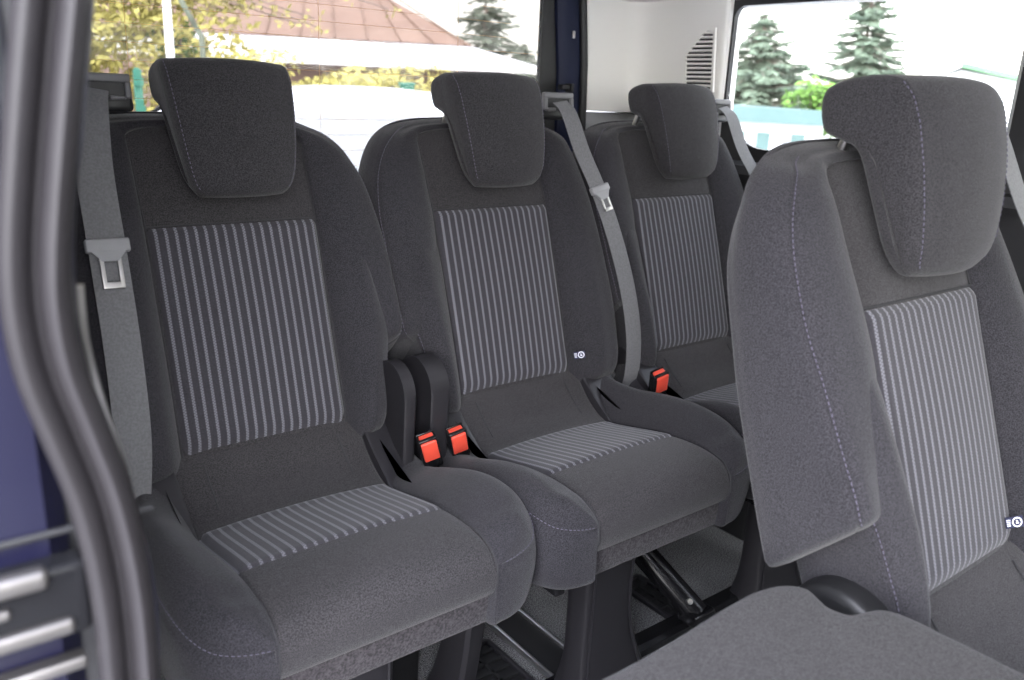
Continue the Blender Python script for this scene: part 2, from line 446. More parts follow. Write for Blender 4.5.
    # ---- cushion ------------------------------------------------------
    prof = [(.835, .375), (.800, .380), (.778, .392), (.768, .416), (.771, .442), (.787, .461), (.82, .470), (.86, .471), (.90, .467), (.95, .457), (1.01, .444), (1.055, .437), (1.09, .446), (1.125, .472), (1.16, .508), (1.185, .512), (1.20, .48), (1.19, .38), (1.0, .370)]
    rings = []
    for x in (-.170, -.162, -.150, -.138, -.07, 0, .07, .138, .150, .162, .170):
        e = abs(x)/.17
        row = []
        for y, z in prof:
            up_ = 1 if .77 < y < 1.1 and z > .42 else 0
            row.append((x, y-YO, z + (.010*(1-e*e) if up_ else 0) - (.008 if e > .99 else 0) - (.005 if abs(abs(x)-.150) < .001 and z > .4 else 0)))
        rings.append(row)
    mb = MB(); G = loft(rings, 4, 4); add_loft(mb, G); cush = mb.build('cushion', M['fab2'], root)
    top = [(y, z) for y, z in prof if z > .43 and .78 < y < 1.1]
    def topz(x, y): 
        ys = crom([(a, b) for a, b in top], 8); return float(np.interp(y, ys[:, 0], ys[:, 1])) + .010*(1-(x/.18)**2)
    mb = MB(); V = []; UV = []; nu, nv = 40, 24
    Y0, Y1 = .893, 1.066
    for j in range(nv+1):
        for i in range(nu+1):
            x = -.149+.298*i/nu
            y0 = Y0 - .006*(1-(x/.149)**2)
            y = y0+(Y1-y0)*j/nv
            e = max(0, 1-(.149-abs(x))/.012); eb = max(0, 1-(Y1-y)/.015); ef = max(0, 1-(y-y0)/.010)
            V.append((x, y-YO, topz(x, y)+.0035-.008*e*e-.008*eb**2-.005*ef**2)); UV.append((x+.5, y))
    mb.add(V, gridfaces(nv+1, nu+1, False))
    bnd = [i for i in range(nu+1)] + [j*(nu+1)+nu for j in range(1, nv+1)] + [nv*(nu+1)+i for i in range(nu-1, -1, -1)] + [j*(nu+1) for j in range(nv-1, 0, -1)]
    o = mb.add([(V[i][0], V[i][1], V[i][2]-.012) for i in bnd], []); n = len(bnd)
    mb.f += [(bnd[k], bnd[(k+1) % n], o+(k+1) % n, o+k) for k in range(n)]; mb.m += [0]*n
    ins = mb.build('striped_insert', M['stripe'], cush)
    uvl = ins.data.uv_layers.new(name='UVMap'); UVall = UV+[UV[i] for i in bnd]
    for lp in ins.data.loops: uvl.data[lp.index].uv = UVall[lp.vertex_index]
    ins['label'] = 'grey striped centre panel'
    # cushion side bolsters
    for s in (-1, 1):
        st = MB(); rings = []
        #      y     outer w  peak z  inner z  bottom z  shoulder z
        nt_ = s in notch
        pk = [(1.195, .452), (1.15, .448), (1.12, .447), (1.06, .455), (1.0, .474), (.94, .494), (.88, .505), (.835, .500), (.80, .486), (.78, .468)] if nt_ else [(1.195, .53), (1.15, .508), (1.12, .497), (1.06, .494), (1.0, .503), (.94, .509), (.88, .508), (.835, .500), (.80, .486), (.78, .468)]
        #      x     y     angle  inward  inner z  bottom z
        #      x     y     inner y  bottom z  crest above the pad
        tab = [(.212, 1.195, 1.195, .40, 0), (.222, 1.16, 1.16, .375, 0), (.232, 1.12, 1.12, .36, 0), (.242, 1.06, 1.06, .348, 0), (.248, 1.00, 1.00, .342, 0), (.250, .94, .942, .338, 0), (.250, .89, .896, .336, 0),
               (.2475, .848, .862, .336, 0), (.239, .814, .836, .337, 0), (.224, .790, .814, .338, .018), (.206, .777, .797, .340, .013), (.185, .770, .781, .344, .009), (.168, .7675, .772, .35, .006), (.157, .767, .768, .354, .004)]
        core = [(.766, .408), (.768, .440), (.772, .450), (.787, .463), (.82, .473), (.86, .474), (.90, .469), (.95, .459), (1.01, .444), (1.055, .437), (1.09, .445), (1.125, .470), (1.16, .503), (1.2, .508)]
        for px_, y, yi, zb, cr in tab:
            px_ += (.010 if s > 0 else 0)*min(1, (px_-.152)/.06)
            dx, dy = px_-.152, yi-y; ri = math.hypot(dx, dy); ca, sa = dx/ri, dy/ri
            zi = interp(core, yi)-.002
            zp = zi+cr if cr else max(interp(pk[::-1], y), zi+.002)
            zs = zp-.036 if not cr else interp([(.766, .440), (.79, .446), (.82, .455)], y)
            row = [(ri, zb), (ri, (zb+zi)/2), (ri, zi-.006), (ri*.94, zi+(zp-zi)*.22), (ri*.68, zi+(zp-zi)*.70), (ri*.38, zp), (ri*.15, zp-(zp-zs)*.35), (ri*.02, zs),
                   (-.003, zs-.03), (0, (zs+zb)/2-.01), (.012*min(1, ri/.08), zb+.008), (ri/2, zb)]
            rings.append([(s*(px_-r_*ca), y+r_*sa-YO, z) for r_, z in row])
        mb = MB(); G = loft(rings, 4, 5); n = groove(G, 7*5, .002); add_loft(mb, G)
        mb.build('side_bolster', M['fab'], cush)
        stitches(st, [tuple(p) for p in (G[:, 7*5-1]+n[:, 7*5-1]*.0006)][8:-1])
        st.build('stitching', M['thread'], cush)['label'] = 'pale lilac stitching'
        pip = MB(); pip.tube([(s*.152, y-YO, z) for y, z in [(.795, .38), (.775, .392), (.765, .416), (.768, .443), (.785, .462), (.82, .472)]], .0013, 6)
        pip.build('seam', M['darkthread'], cush)
        pip = MB(); pip.tube([(s*.107, y-YO, z) for y, z in [(1.07, .4425), (1.09, .4505), (1.125, .4765), (1.15, .502)]], .0012, 6)
        pip.build('seam', M['darkthread'], cush)
    # skirt below the front edge
    mb = MB()
    rings = []
    for x in (-.165, -.160, -.08, 0, .08, .160, .165):
        e = .004 if abs(x) > .162 else 0
        row = [(.806+e, .402-e), (.788+e, .396-e), (.785+e, .375), (.788+e, .346), (.793, .340+e), (.799-e, .346), (.806-e, .37)]
        rings.append([(x, y-YO, z) for y, z in row])
    G = loft(rings, 3, 3); add_loft(mb, G); mb.build('skirt', M['skirt'], root)['label'] = 'carpet skirt under the cushion front'
    # seat pan, dark
    mb = MB(); mb.box((0, 1.0-YO, .352), (.40, .36, .03), bev=.008); mb.box((-.19, .98-YO, .335), (.02, .36, .03), bev=.004); mb.box((.19, .98-YO, .335), (.02, .36, .03), bev=.004)
    mb.build('seat_pan', M['blackgloss'], root)
    # ---- recliner covers and buckles ----------------------------------
    for s in notch:
        if not arch: break
        outer = []
        cy, cz, R = 1.128, .566, .052
        pts = [(1.080, .36)] + [(cy-R*cos(a), cz+R*sin(a)) for a in np.linspace(0, math.pi*.93, 18)] + [(1.178, .50), (1.172, .36)]
        mb = MB(); pts = [(a-YO, b) for a, b in pts]
        x0 = s*(.190 if s > 0 else .214); x1 = s*(.211 if s > 0 else .250)
        mb.prism(pts, 'x', min(x0, x1), max(x0, x1), bev=.007)
        mb.build('recliner_cover', M['legp'], root)
    for s in (-1, 1):
        mb = MB(); mb.prism([(1.03-YO, .34), (1.03-YO, .425), (1.07-YO, .448), (1.11-YO, .476), (1.15-YO, .515), (1.20-YO, .53), (1.20-YO, .34)], 'x', s*.15, s*.205 if s in notch else s*.225, bev=.006)
        mb.build('side_trim', M['legp'], root)
    for (bx, by, bz, tilt, yaw_) in buckle:
        rot = Matrix.Rotation(yaw_, 3, 'Z') @ Matrix.Rotation(rad(-17), 3, 'Y') @ Matrix.Rotation(tilt, 3, 'X')
        c = Vector((bx, by-YO, bz))
        mb = MB(); mb.box(c, (.032, .024, .064), rot=rot, bev=.004)
        mb.box(c+rot @ Vector((0, -.0075, .034)), (.030, .006, .012), rot=rot, bev=.001)
        mb.box(c+rot @ Vector((0, .0095, .032)), (.030, .003, .010), rot=rot, bev=.001)
        mb.tube([c+rot @ Vector((0, 0, -.028)), c+rot @ Vector((0, .004, -.07)), c+rot @ Vector((0, .008, -.12))], .010, 8)
        b = mb.build('buckle', M['blackgloss'], root)
        mb = MB(); mb.box(c+rot @ Vector((0, -.001, .0325)), (.024, .015, .010), rot=rot, bev=.002)
        mb.box(c+rot @ Vector((0, -.0115, .014)), (.026, .006, .044), rot=rot, bev=.002)
        mb.build('release_button', M['red'], b)['label'] = 'red release button'
    # ---- belt guide on the shoulder -----------------------------------
    s = guide; BPh = frame(theta, 1+(stretch-1)*.5)
    rot = Matrix.Rotation(-theta*.3, 3, 'X')
    g0 = Vector(BPh(s*(.160 if s < 0 else .196), .547, -.012))
    mb = MB(); mb.box(g0+Vector((0, .018, -.010)), (.088, .052, .046), rot=rot, taper=.9, bev=.008)
    gd = mb.build('belt_guide', M['black'], root)
    mb = MB()
    fz, fy = .014, -.010
    for dx, dz, sx, sz in ((0, .014, .076, .012), (-.034, -.002, .009, .024), (.034, -.002, .009, .024), (-.0195, -.013, .022, .007), (.0195, -.013, .022, .007)):
        mb.box(g0+rot @ Vector((dx, fy-.001, dz)), (sx, .012, sz), rot=rot, bev=.003)
    mb.build('bezel', M['bezel'], gd)['label'] = 'grey slotted belt outlet frame'
    mb = MB(); mb.box(g0+rot @ Vector((0, -.007, -.001)), (.060, .008, .021), rot=rot)
    mb.build('slot', M['rubberblk'], gd)
    # ---- woven tag ----------------------------------------------------
    if tagged:
        mb = MB()
        def tp(x, t, d): return Vector(BP(x, t, d))
        c = (.146, .032, .0335); u = (tp(.15, .03, .03)-tp(.14, .03, .03)).normalized(); v = (tp(.15, .04, .03)-tp(.15, .03, .03)).normalized(); n = u.cross(v)
        u = (u+n*.75).normalized(); n = u.cross(v)
        o = tp(tagx, .040, tagd)
        vs = []; 
        for a, b in ((-.011, -.007), (.011, -.007), (.011, .007), (-.011, .007)): vs += [o+u*a+v*b, o+u*a+v*b+n*.0012]
        mb.add(vs, [(0, 2, 4, 6), (1, 7, 5, 3), (0, 1, 3, 2), (2, 3, 5, 4), (4, 5, 7, 6), (6, 7, 1, 0)])
        tg = mb.build('tag', M['tagblue'], back); tg['label'] = 'small navy tag with a white round emblem'
        mb = MB()
        oc = o+u*.003+n*.002; N = 20
        vs = []; fs = []
        for k in range(N):
            a = 2*math.pi*k/N
            for r in (.0052, .0038): vs.append(oc+(u*cos(a)*r+v*sin(a)*r)*1.25)
        for k in range(N): fs.append((2*k, 2*k+1, 2*((k+1) % N)+1, 2*((k+1) % N)))
        mb.add(vs, fs)
        for pts in (((-.0015, .0022), (.0005, .0026), (.0012, .0008), (-.001, .0004)), ((-.002, -.0002), (.0018, .0), (.0022, -.0022), (-.0012, -.002))):
            mb.add([oc+u*a+v*b for a, b in pts], [(0, 1, 2, 3)])
        for k in range(4): mb.add([oc+u*a+v*b for a, b in ((-.0135, -.0042+.0024*k), (-.0085, -.0042+.0024*k), (-.0085, -.003+.0024*k), (-.0135, -.003+.0024*k))], [(0, 1, 2, 3)])
        mb.build('emblem', M['white'], tg, recalc=False)
    # ---- legs ---------------------------------------------------------
    if 'front' in legs:
        rings = []
        for z, x0, x1, y0, y1 in ((.345, -.060, .062, .872, .925), (.25, -.057, .058, .874, .925), (.17, -.056, .062, .876, .925), (.09, -.058, .078, .874, .925), (.03, -.064, .100, .868, .935), (.004, -.070, .112, .862, .94)):
            b = .012
            rings.append([(x0+b, y0-YO, z), (0, y0-.004-YO, z), (x1-b, y0-YO, z), (x1, y0+b-YO, z), (x1, y1-YO, z), (0, y1-YO, z), (x0, y1-YO, z), (x0, y0+b-YO, z)])
        mb = MB(); G = loft(rings, 5, 4); add_loft(mb, G); lg = mb.build('leg', M['legp'], root)
        for kx in (0, 2):
            mb = MB(); mb.tube([tuple(p) for p in G[2:-1, kx*4]+np.array([0, -.0015, 0])], .0028, 6)
            mb.build('ridge', M['legp'], lg)
    if 'rear' in legs:
        mb = MB(); mb.prism([(1.06-YO, .31), (1.15-YO, .31), (1.17-YO, .0), (1.07-YO, .0)], 'x', .16, .22, bev=.008)
        mb.build('leg', M['black'], root)
    if 'side' in legs:
        rings = []
        for z, yc, wy in ((.31, .955, .032), (.24, .958, .031), (.17, .965, .031), (.09, .985, .036), (.03, 1.005, .045), (.003, 1.015, .05)):
            rings.append([(.218, yc-wy-YO, z), (.245, yc-wy-YO, z), (.262, yc-wy+.01-YO, z), (.262, yc+wy-YO, z), (.218, yc+wy-YO, z)])
        mb = MB(); add_loft(mb, loft(rings, 4, 3)); mb.build('leg', M['legp'], root)
    if 'strut' in legs:
        mb = MB(); a = Vector((.19, 1.06-YO, .21)); b = Vector((.262, .885-YO, .062)); 
        mb.tube([a, a.lerp(b, .5), b], .027, 10); mb.box(b, (.06, .05, .03), bev=.006)
        mb.tube([a+Vector((.0, -.02, .02)), a+Vector((.0, .05, .1))], .018, 8)
        o = mb.build('strut', M['blackgloss'], root)
        for q in (.12, .86):
            mb = MB(); c = a.lerp(b, q)+Vector((-.012, -.018, .012)); mb.tube([c, c+Vector((-.004, -.008, .006))], .006, 8); mb.build('bolt', M['chrome'], o)['label'] = 'bright bolt head'
    return root, BP

R1, BP1 = build_seat((SEAT_X[0], YO, 0), 'charcoal seat with striped panels nearest the door seal, belt on its left shoulder', (1,), -1,
                     buckle=((.222, 1.050, .482, rad(24), rad(-20)),), legs=('front', 'rear', 'side'), hs=.945, hx=.97, hd=.042, group='seats of the rear row')
R2, BP2 = build_seat((SEAT_X[1], YO, 0), 'charcoal striped seat in the middle of the rear row, small tag on its bolster', (-1,), 1,
                     buckle=((-.202, 1.066, .474, rad(24), rad(-16)),), tagged=True, legs=('front', 'rear', 'strut'), group='seats of the rear row')
R3, BP3 = build_seat((SEAT_X[2], YO, 0), 'charcoal striped seat at the far end of the rear row before the grey pillar', (-1,), 1,
                     buckle=((-.248, 1.038, .502, rad(24), rad(-14)),), legs=('front', 'rear'), arch=False, group='seats of the rear row')
R4, BP4 = build_seat((.9872, YO-.8138, 0), 'large charcoal seat in the front at the right, seen from its stitched side panel', (-1,), 1,
                     theta=rad(17.1+2.3), tagged=True, legs=('front', 'rear'), arch=False, group=None, hs=1.045, hx=1.14, hrot=rad(8), hk=1.3, hd=.026, ht=-.001, stretch=1.13, tagx=.112, tagd=.0125)
# big round recliner cover on the front seat
mb = MB()
rc = atX(848, 612, .987-.205)
for (rad_, w0, w1) in ((.066, -.030, .012), (.040, -.034, -.028)):
    rings = []
    for x, k in ((w0, .80), (w0+.004, .93), (w0+.012, 1.), (w1, 1.)):
        rings.append([(x-.205, rc.y-R4.location.y+rad_*k*cos(a), rc.z-.03+rad_*k*sin(a)) for a in np.linspace(0, 2*math.pi, 25)[:-1]])
    add_loft(mb, loft(rings, 3, 1))
mb.build('recliner_cover', M['black'], R4)

# ------------------------------------------------------------------ seat belts
def smooth(path, n=8): return [Vector(p) for p in crom([tuple(p) for p in path], n)]
def make_belt(label, path, wdir, w, tongue_i, tscale=1., tang=0, group='grey seat belts'):
    base = path[-1]
    root = empty('seat_belt', base); tag(root, label, 'seat belt', group)
    P = [Vector(p)-Vector(base) for p in smooth(path)]
    mb = MB(); mb.ribbon(P, wdir, w, .0016); mb.build('webbing', M['belt'], root)
    i = tongue_i; p = P[i]; t = (P[i+1]-P[i-1]).normalized(); wd = Vector(wdir); wd = (wd-t*wd.dot(t)).normalized(); n = t.cross(wd)
    if n.y > 0: n = -n
    rot = Matrix((wd, n, t)).transposed() if Matrix((wd, n, t)).determinant() > 0 else Matrix((-wd, n, t)).transposed()
    mb = MB(); k = tscale
    mb.box(p+n*.004, (w*1.18, .011, .015*k), rot=rot, bev=.003)
    mb.prism([(-w*.5, 0), (w*.5, 0), (w*.22, .016), (-w*.22, .016)], 'y', -.003, .003)
    # move the prism into place
    nv = 8
    for j in range(len(mb.v)-nv, len(mb.v)):
        q = Vector(mb.v[j]); mb.v[j] = tuple(p+n*.006+wd*q.x+t*(q.z+.006)+n*q.y)
    tg = mb.build('latch_plate', M['tongue'], root)
    a_ = MB(); a_.box(Vector((0, .004, -.012)), (w*.9, .004, .05), bev=.0015); a_.tube([Vector((0, .0, -.02)), Vector((0, -.008, -.02))], .009, 10); a_.build('anchor_plate', M['steel'], root)
    mb = MB()
    def TB(x0, x1, a0, a1):
        mb.box(p+n*.0075+wd*((x0+x1)/2)+t*((a0+a1)/2), (abs(x1-x0), .0026, abs(a1-a0)), rot=rot, bev=.0008)
    TB(-.011*k, -.0065*k, .016, .046*k); TB(.0065*k, .011*k, .016, .046*k); TB(-.011*k, .011*k, .040*k, .047*k); TB(-.011*k, .011*k, .014, .021)
    mb.build('tongue', M['chrome'], tg)['label'] = 'bright metal tongue'
    return root
def W(loc, q): return Vector(q)+Vector(loc)
# rear row, middle seat
L = R2.location
make_belt('grey seat belt over the right shoulder of the middle rear seat',
          [W(L, BP2(.190, .543, .012)), W(L, BP2(.196, .515, .028)), W(L, BP2(.210, .44, .035)), W(L, BP2(.230, .36, .046)), W(L, BP2(.248, .27, .054)), W(L, BP2(.264, .16, .056)), W(L, BP2(.276, .06, .044)), W(L, BP2(.280, -.02, .02)), W(L, BP2(.280, -.08, -.02))],
          (1, 0, 0), .042, 24)
L = R3.location
make_belt('pale grey seat belt of the far rear seat, in front of the side window',
          [W(L, BP3(.192, .543, .012)), W(L, BP3(.200, .515, .028)), W(L, BP3(.215, .44, .035)), W(L, BP3(.24, .36, .050)), W(L, BP3(.256, .27, .062)), W(L, BP3(.268, .16, .064)), W(L, BP3(.272, .06, .050)), W(L, BP3(.27, -.08, -.02))],
          (1, 0, 0), .042, 38)
L = R1.location
make_belt('grey seat belt down the left edge of the seat nearest the door seal',
          [W(L, BP1(-.178, .54, .012)), W(L, BP1(-.186, .51, .03)), W(L, BP1(-.196, .42, .045)), W(L, BP1(-.200, .30, .062)), W(L, BP1(-.202, .18, .066)), W(L, BP1(-.206, .06, .058)), W(L, BP1(-.214, -.02, .04)), W(L, BP1(-.225, -.08, .03)), W(L, BP1(-.24, -.14, .02))],
          (1, 0, 0), .047, 23, 1.25)
L = R4.location
make_belt('grey seat belt over the shoulder of the large front seat at the right edge',
          [W(L, BP4(.192, .543, .012)), W(L, BP4(.198, .515, .028)), W(L, BP4(.205, .43, .04)), W(L, BP4(.225, .34, .055)), W(L, BP4(.245, .20, .064)), W(L, BP4(.262, .06, .05)), W(L, BP4(.27, -.08, .0))],
          (1, 0, 0), .045, 26)

# ------------------------------------------------------------------ folded seat in the foreground
root = empty('folded_seat', (.50, .30, 0)); tag(root, 'folded down seat with a grey carpet covered back, bottom right foreground', 'car seat')
O = Vector((.50, .30, 0))
out = [(.27, .385), (.29, .405), (.36, .412), (.48, .410), (.62, .417), (.665, .414), (.690, .404), (.700, .390), (.694, .372), (.690, .358), (.697, .340), (.715, .333), (.733, .325), (.742, .305), (.745, .27), (.748, .20), (.75, .05), (.745, -.05), (.72, -.10), (.64, -.14), (.5, -.15), (.36, -.14), (.27, -.10), (.25, 0), (.25, .3)]
sm = crom(out, 4, True)
rings = []; cx, cy = .5, .15
for z, k in ((.478, .93), (.485, .985), (.50, 1.0), (.545, 1.0), (.566, .995), (.576, .982), (.580, .955), (.581, .88)):
    ring = []
    for x, y in sm:
        d = math.hypot(x-cx, y-cy); f = 1-(1-k)*.18/ max(.1, d) if k < 1 else 1
        ring.append((cx+(x-cx)*f-O.x, cy+(y-cy)*f-O.y, z))
    rings.append(ring)
mb = MB(); G = np.array(rings); nr, nc = G.shape[:2]
add_loft(mb, loft(G, 3, 1)); mb.build('backrest', M['carpet'], root)['label'] = 'grey carpeted seat back folded flat'
mb = MB(); mb.box((0, -.10, .41), (.44, .46, .12), bev=.03); mb.build('cushion', M['fab'], root)
for s in (-1, 1):
    mb = MB(); mb.box((s*.19, -.08, .17), (.04, .40, .34), bev=.01); mb.build('leg', M['black'], root)

# ------------------------------------------------------------------ van shell
def struct(o, label=None): 
    o['kind'] = 'structure'
    if label: o['label'] = label
    return o
XL, XR, YR, ZC = 1.75, .10, 1.69, 1.285
mb = MB(); mb.box((.93, .2, -.02), (1.72, 3.2, .04)); struct(mb.build('floor', M['floorcarpet'], smooth=False), 'dark grey speckled carpet floor of the van')
# headliner, curved at its sides and rear
rows = []
for y in (-1.4, -.6, .2, .9, 1.4, 1.6, 1.68, 1.72, 1.78):
    dz = interp([(1.4, 0), (1.6, -.004), (1.68, -.010), (1.72, -.02)], y)
    k_ = interp([(1.0, 1.), (1.55, .25), (1.69, 0), (1.72, 0), (1.78, 0)], y)
    rows.append([(x, y, ZC+lo_+(hi_-lo_)*k_) for x, lo_, hi_ in ((.08, -.02, .055), (.12, -.01, .075), (.25, .0, .10), (.6, .0, .115), (.93, .0, .12), (1.3, .0, .115), (1.6, .0, .08), (1.72, -.003, .02), (1.79, -.02, -.02))])
G = loft(rows, 3, 3, False); G2 = G.copy(); G2[..., 2] += .04
mb = MB(); nr, nc = G.shape[:2]; add_loft(mb, G, False, False); add_loft(mb, G2, False, False)
struct(mb.build('ceiling', M['headl'], recalc=False), 'pale grey cloth headliner')

def rrect(a0, a1, b0, b1, r, n=8):
    """rounded rectangle; r = radii for corners (a0b0, a1b0, a1b1, a0b1)"""
    pts = []
    for (ca, cb, rr, s) in ((a0+r[0], b0+r[0], r[0], math.pi), (a1-r[1], b0+r[1], r[1], 1.5*math.pi), (a1-r[2], b1-r[2], r[2], 0), (a0+r[3], b1-r[3], r[3], .5*math.pi)):
        for k in range(n+1): pts.append((ca+rr*cos(s+k*math.pi/2/n), cb+rr*sin(s+k*math.pi/2/n)))
    return pts
def panel_hole(mb, rect, hole, to3, th, mi=0):
    """flat panel (rect) with a hole (closed list), given thickness via to3(a,b,w)"""
    a0, a1, b0, b1 = rect; ca = sum(p[0] for p in hole)/len(hole); cb = sum(p[1] for p in hole)/len(hole)
    # densify hole with the directions of the rect corners
    hs = list(hole); outp = []
    def hit(da, db):
        ks = []
        if da > 1e-9: ks.append((a1-ca)/da)
        if da < -1e-9: ks.append((a0-ca)/da)
        if db > 1e-9: ks.append((b1-cb)/db)
        if db < -1e-9: ks.append((b0-cb)/db)
        k = min(ks); return (ca+da*k, cb+db*k)
    N = len(hs); outp = [hit(p[0]-ca, p[1]-cb) for p in hs]
    # snap the nearest outer point to each rect corner
    for c in ((a0, b0), (a1, b0), (a1, b1), (a0, b1)):
        i = min(range(N), key=lambda k: (outp[k][0]-c[0])**2+(outp[k][1]-c[1])**2); outp[i] = c
    V = [to3(*p, 0) for p in hs]+[to3(*p, 0) for p in outp]+[to3(*p, th) for p in hs]+[to3(*p, th) for p in outp]
    F = []
    for i in range(N):
        j = (i+1) % N
        F += [(i, j, N+j, N+i), (2*N+i, 3*N+i, 3*N+j, 2*N+j), (i, 2*N+i, 2*N+j, j), (N+i, N+j, 3*N+j, 3*N+i)]
    mb.add(V, F, mi)
def pane(mb, hole, to3, w0, w1):
    N = len(hole); V = [to3(*p, w0) for p in hole]+[to3(*p, w1) for p in hole]
    mb.add(V, [tuple(range(N)), tuple(range(2*N-1, N-1, -1))]+[(i, (i+1) % N, N+(i+1) % N, N+i) for i in range(N)])

# left side wall with its window (far side of the picture)
side = lambda y, z, w: (XL+w, y, z)
hole = rrect(.705, 1.396, .935, 1.268, (.02, .13, .03, .03), 10)
mb = MB(); panel_hole(mb, (.645, 1.42, .90, 1.30), hole, side, .014)
struct(mb.build('trim_1', M['rubberblk'], smooth=True, angle=30), 'black frame around the side window')
mb = MB(); hole2 = rrect(-1.3, .62, .95, 1.262, (.05, .02, .03, .05), 8)
panel_hole(mb, (-1.4, .645, .90, 1.30), hole2, side, .014); 
struct(mb.build('trim_2', M['rubberblk'], smooth=True, angle=30), 'black frame around the sliding side window')
mb = MB(); pane(mb, hole, side, .006, .010); struct(mb.build('window_1', M['glass'], smooth=False), 'side window beside the far rear seat')
mb = MB(); pane(mb, hole2, side, .006, .010); struct(mb.build('window_2', M['glass'], smooth=False), 'side window at the right edge')
# lower side wall
mb = MB()
prof = [(XL-.0, .90), (XL-.012, .905), (XL-.035, .895), (XL-.045, .875), (XL-.03, .86), (XL-.025, .845), (XL-.025, .50), (XL-.04, .46), (XL-.04, .0), (XL+.05, .0), (XL+.05, .90)]
mb.prism([(a, b) for a, b in prof], 'y', -1.4, 1.42)
wl = struct(mb.build('wall_left', M['darktrim'], smooth=True, angle=30), 'dark plastic lower side wall under the window')
for k in range(3):
    mb = MB(); mb.box((XL-.028, 1.10, .825-.04*k), (.012, .46, .010), bev=.003); mb.build('slat', M['grey2'], wl)
# black pillar between the side windows
mb = MB(); mb.prism([(XL-.03, .648), (XL-.035, .66), (XL-.035, .70), (XL-.02, .712), (XL+.02, .712), (XL+.02, .648)], 'z', .90, 1.28)
struct(mb.build('trim_3', M['black']), 'black pillar between the side windows')
# light grey corner trim: side face, rounded corner, rear face
path = [(XL-.004, 1.402), (XL-.014, 1.42), (XL-.022, 1.50), (XL-.026, 1.60), (XL-.035, 1.65), (XL-.058, 1.678), (XL-.09, 1.686), (XL-.17, 1.688), (XL-.205, 1.690), (XL-.212, 1.70)]
sp = crom(path, 5)
def corner(z0, z1, name, m, off=0.):
    mb = MB(); rows = []
    for z in np.linspace(z0, z1, 6):
        lean = -.06*max(0, (z-1.12))      # leans inwards towards the roof
        rows.append([(x+lean-off, y-off*.3, z) for x, y in sp]+[(XL+.04+lean, YR+.03, z), (XL+.04+lean, 1.402, z)])
    G = np.array(rows, float); add_loft(mb, G, True, True)
    return struct(mb.build(name, m, smooth=True, angle=50))
t4 = corner(1.004, 1.345, 'trim_4', M['grey']); t4['label'] = 'light grey rear corner pillar trim with a slotted vent'
t5 = corner(.0, 1.002, 'trim_5', M['grey2'], .006); t5['label'] = 'mid grey lower trim below the light corner pillar'
# vent grille on the side face of the corner trim
vroot = MB()
LX = lambda z: XL-.0225-.06*max(0, z-1.12)
xv = XL-.024
def vp(px, py): q = atX(px, py, XL-.022); return (q.y, q.z)
vo = [vp(686, 88), vp(713, 89), vp(717, 31), vp(709, 31), vp(687, 55)]
cyv = sum(p[0] for p in vo)/5; czv = sum(p[1] for p in vo)/5
N = len(vo)
vo = [(cyv+(a-cyv)*1.12, czv+(b-czv)*1.10) for a, b in vo]
inn = [(cyv+(a-cyv)*.84, czv+(b-czv)*.90) for a, b in vo]
V = [(LX(b)-w_, a, b) for w_, l_ in ((0, vo), (.006, vo), (.006, inn), (.0005, inn)) for a, b in l_]
F = []
for i in range(N):
    j = (i+1) % N; F += [(i, j, N+j, N+i), (N+i, N+j, 2*N+j, 2*N+i), (2*N+i, 2*N+j, 3*N+j, 3*N+i)]
vroot.add(V, F); gr = vroot.build('vent_grille', M['grey'], t4, smooth=False)
mb = MB(); mb.add([(LX(b)-.001, a, b) for a, b in inn], [tuple(range(N))]); mb.build('vent_opening', M['rubberblk'], gr, smooth=False)
mb = MB()
zmin = min(b for a, b in inn); zmax = max(b for a, b in inn)
ns = 13
for k in range(ns):
    z = zmin+(zmax-zmin)*(k+.6)/ns
    ys = []
    for i in range(N):
        (a, b), (c, d) = inn[i], inn[(i+1) % N]
        if (b-z)*(d-z) < 0: ys.append(a+(c-a)*(z-b)/(d-b))
    if len(ys) == 2:
        y0, y1 = min(ys), max(ys); mb.box((LX(z)-.003, (y0+y1)/2, z), (.006, y1-y0, .0040), rot=Matrix.Rotation(rad(25), 3, 'Y'))
mb.build('vent_slats', M['grey'], gr, smooth=False)

# rear door with the heated window
rear = lambda x, z, w: (x, YR+.02+w, z)
hole = rrect(.20, 1.400, .80, 1.40, (.06, .06, .03, .03), 8)
mb = MB(); panel_hole(mb, (.06, 1.462, .0, 1.42), hole, rear, .014)
wr = struct(mb.build('wall_rear', M['rubberblk'], smooth=False), 'black rear door frame around the rear window')
mb = MB(); pane(mb, hole, rear, .004, .008); w3 = struct(mb.build('window_3', M['glasst'], smooth=False), 'rear window with fine heater lines')
mb = MB()
for k in range(16):
    z = .84+.033*k; mb.box((.80, YR+.0232, z), (1.19, .0006, .0007))
for x in (.42, .80, 1.15): mb.box((x, YR+.0232, 1.08), (.0007, .0006, .52))
mb.build('heater_lines', M['wire'], w3, smooth=False)
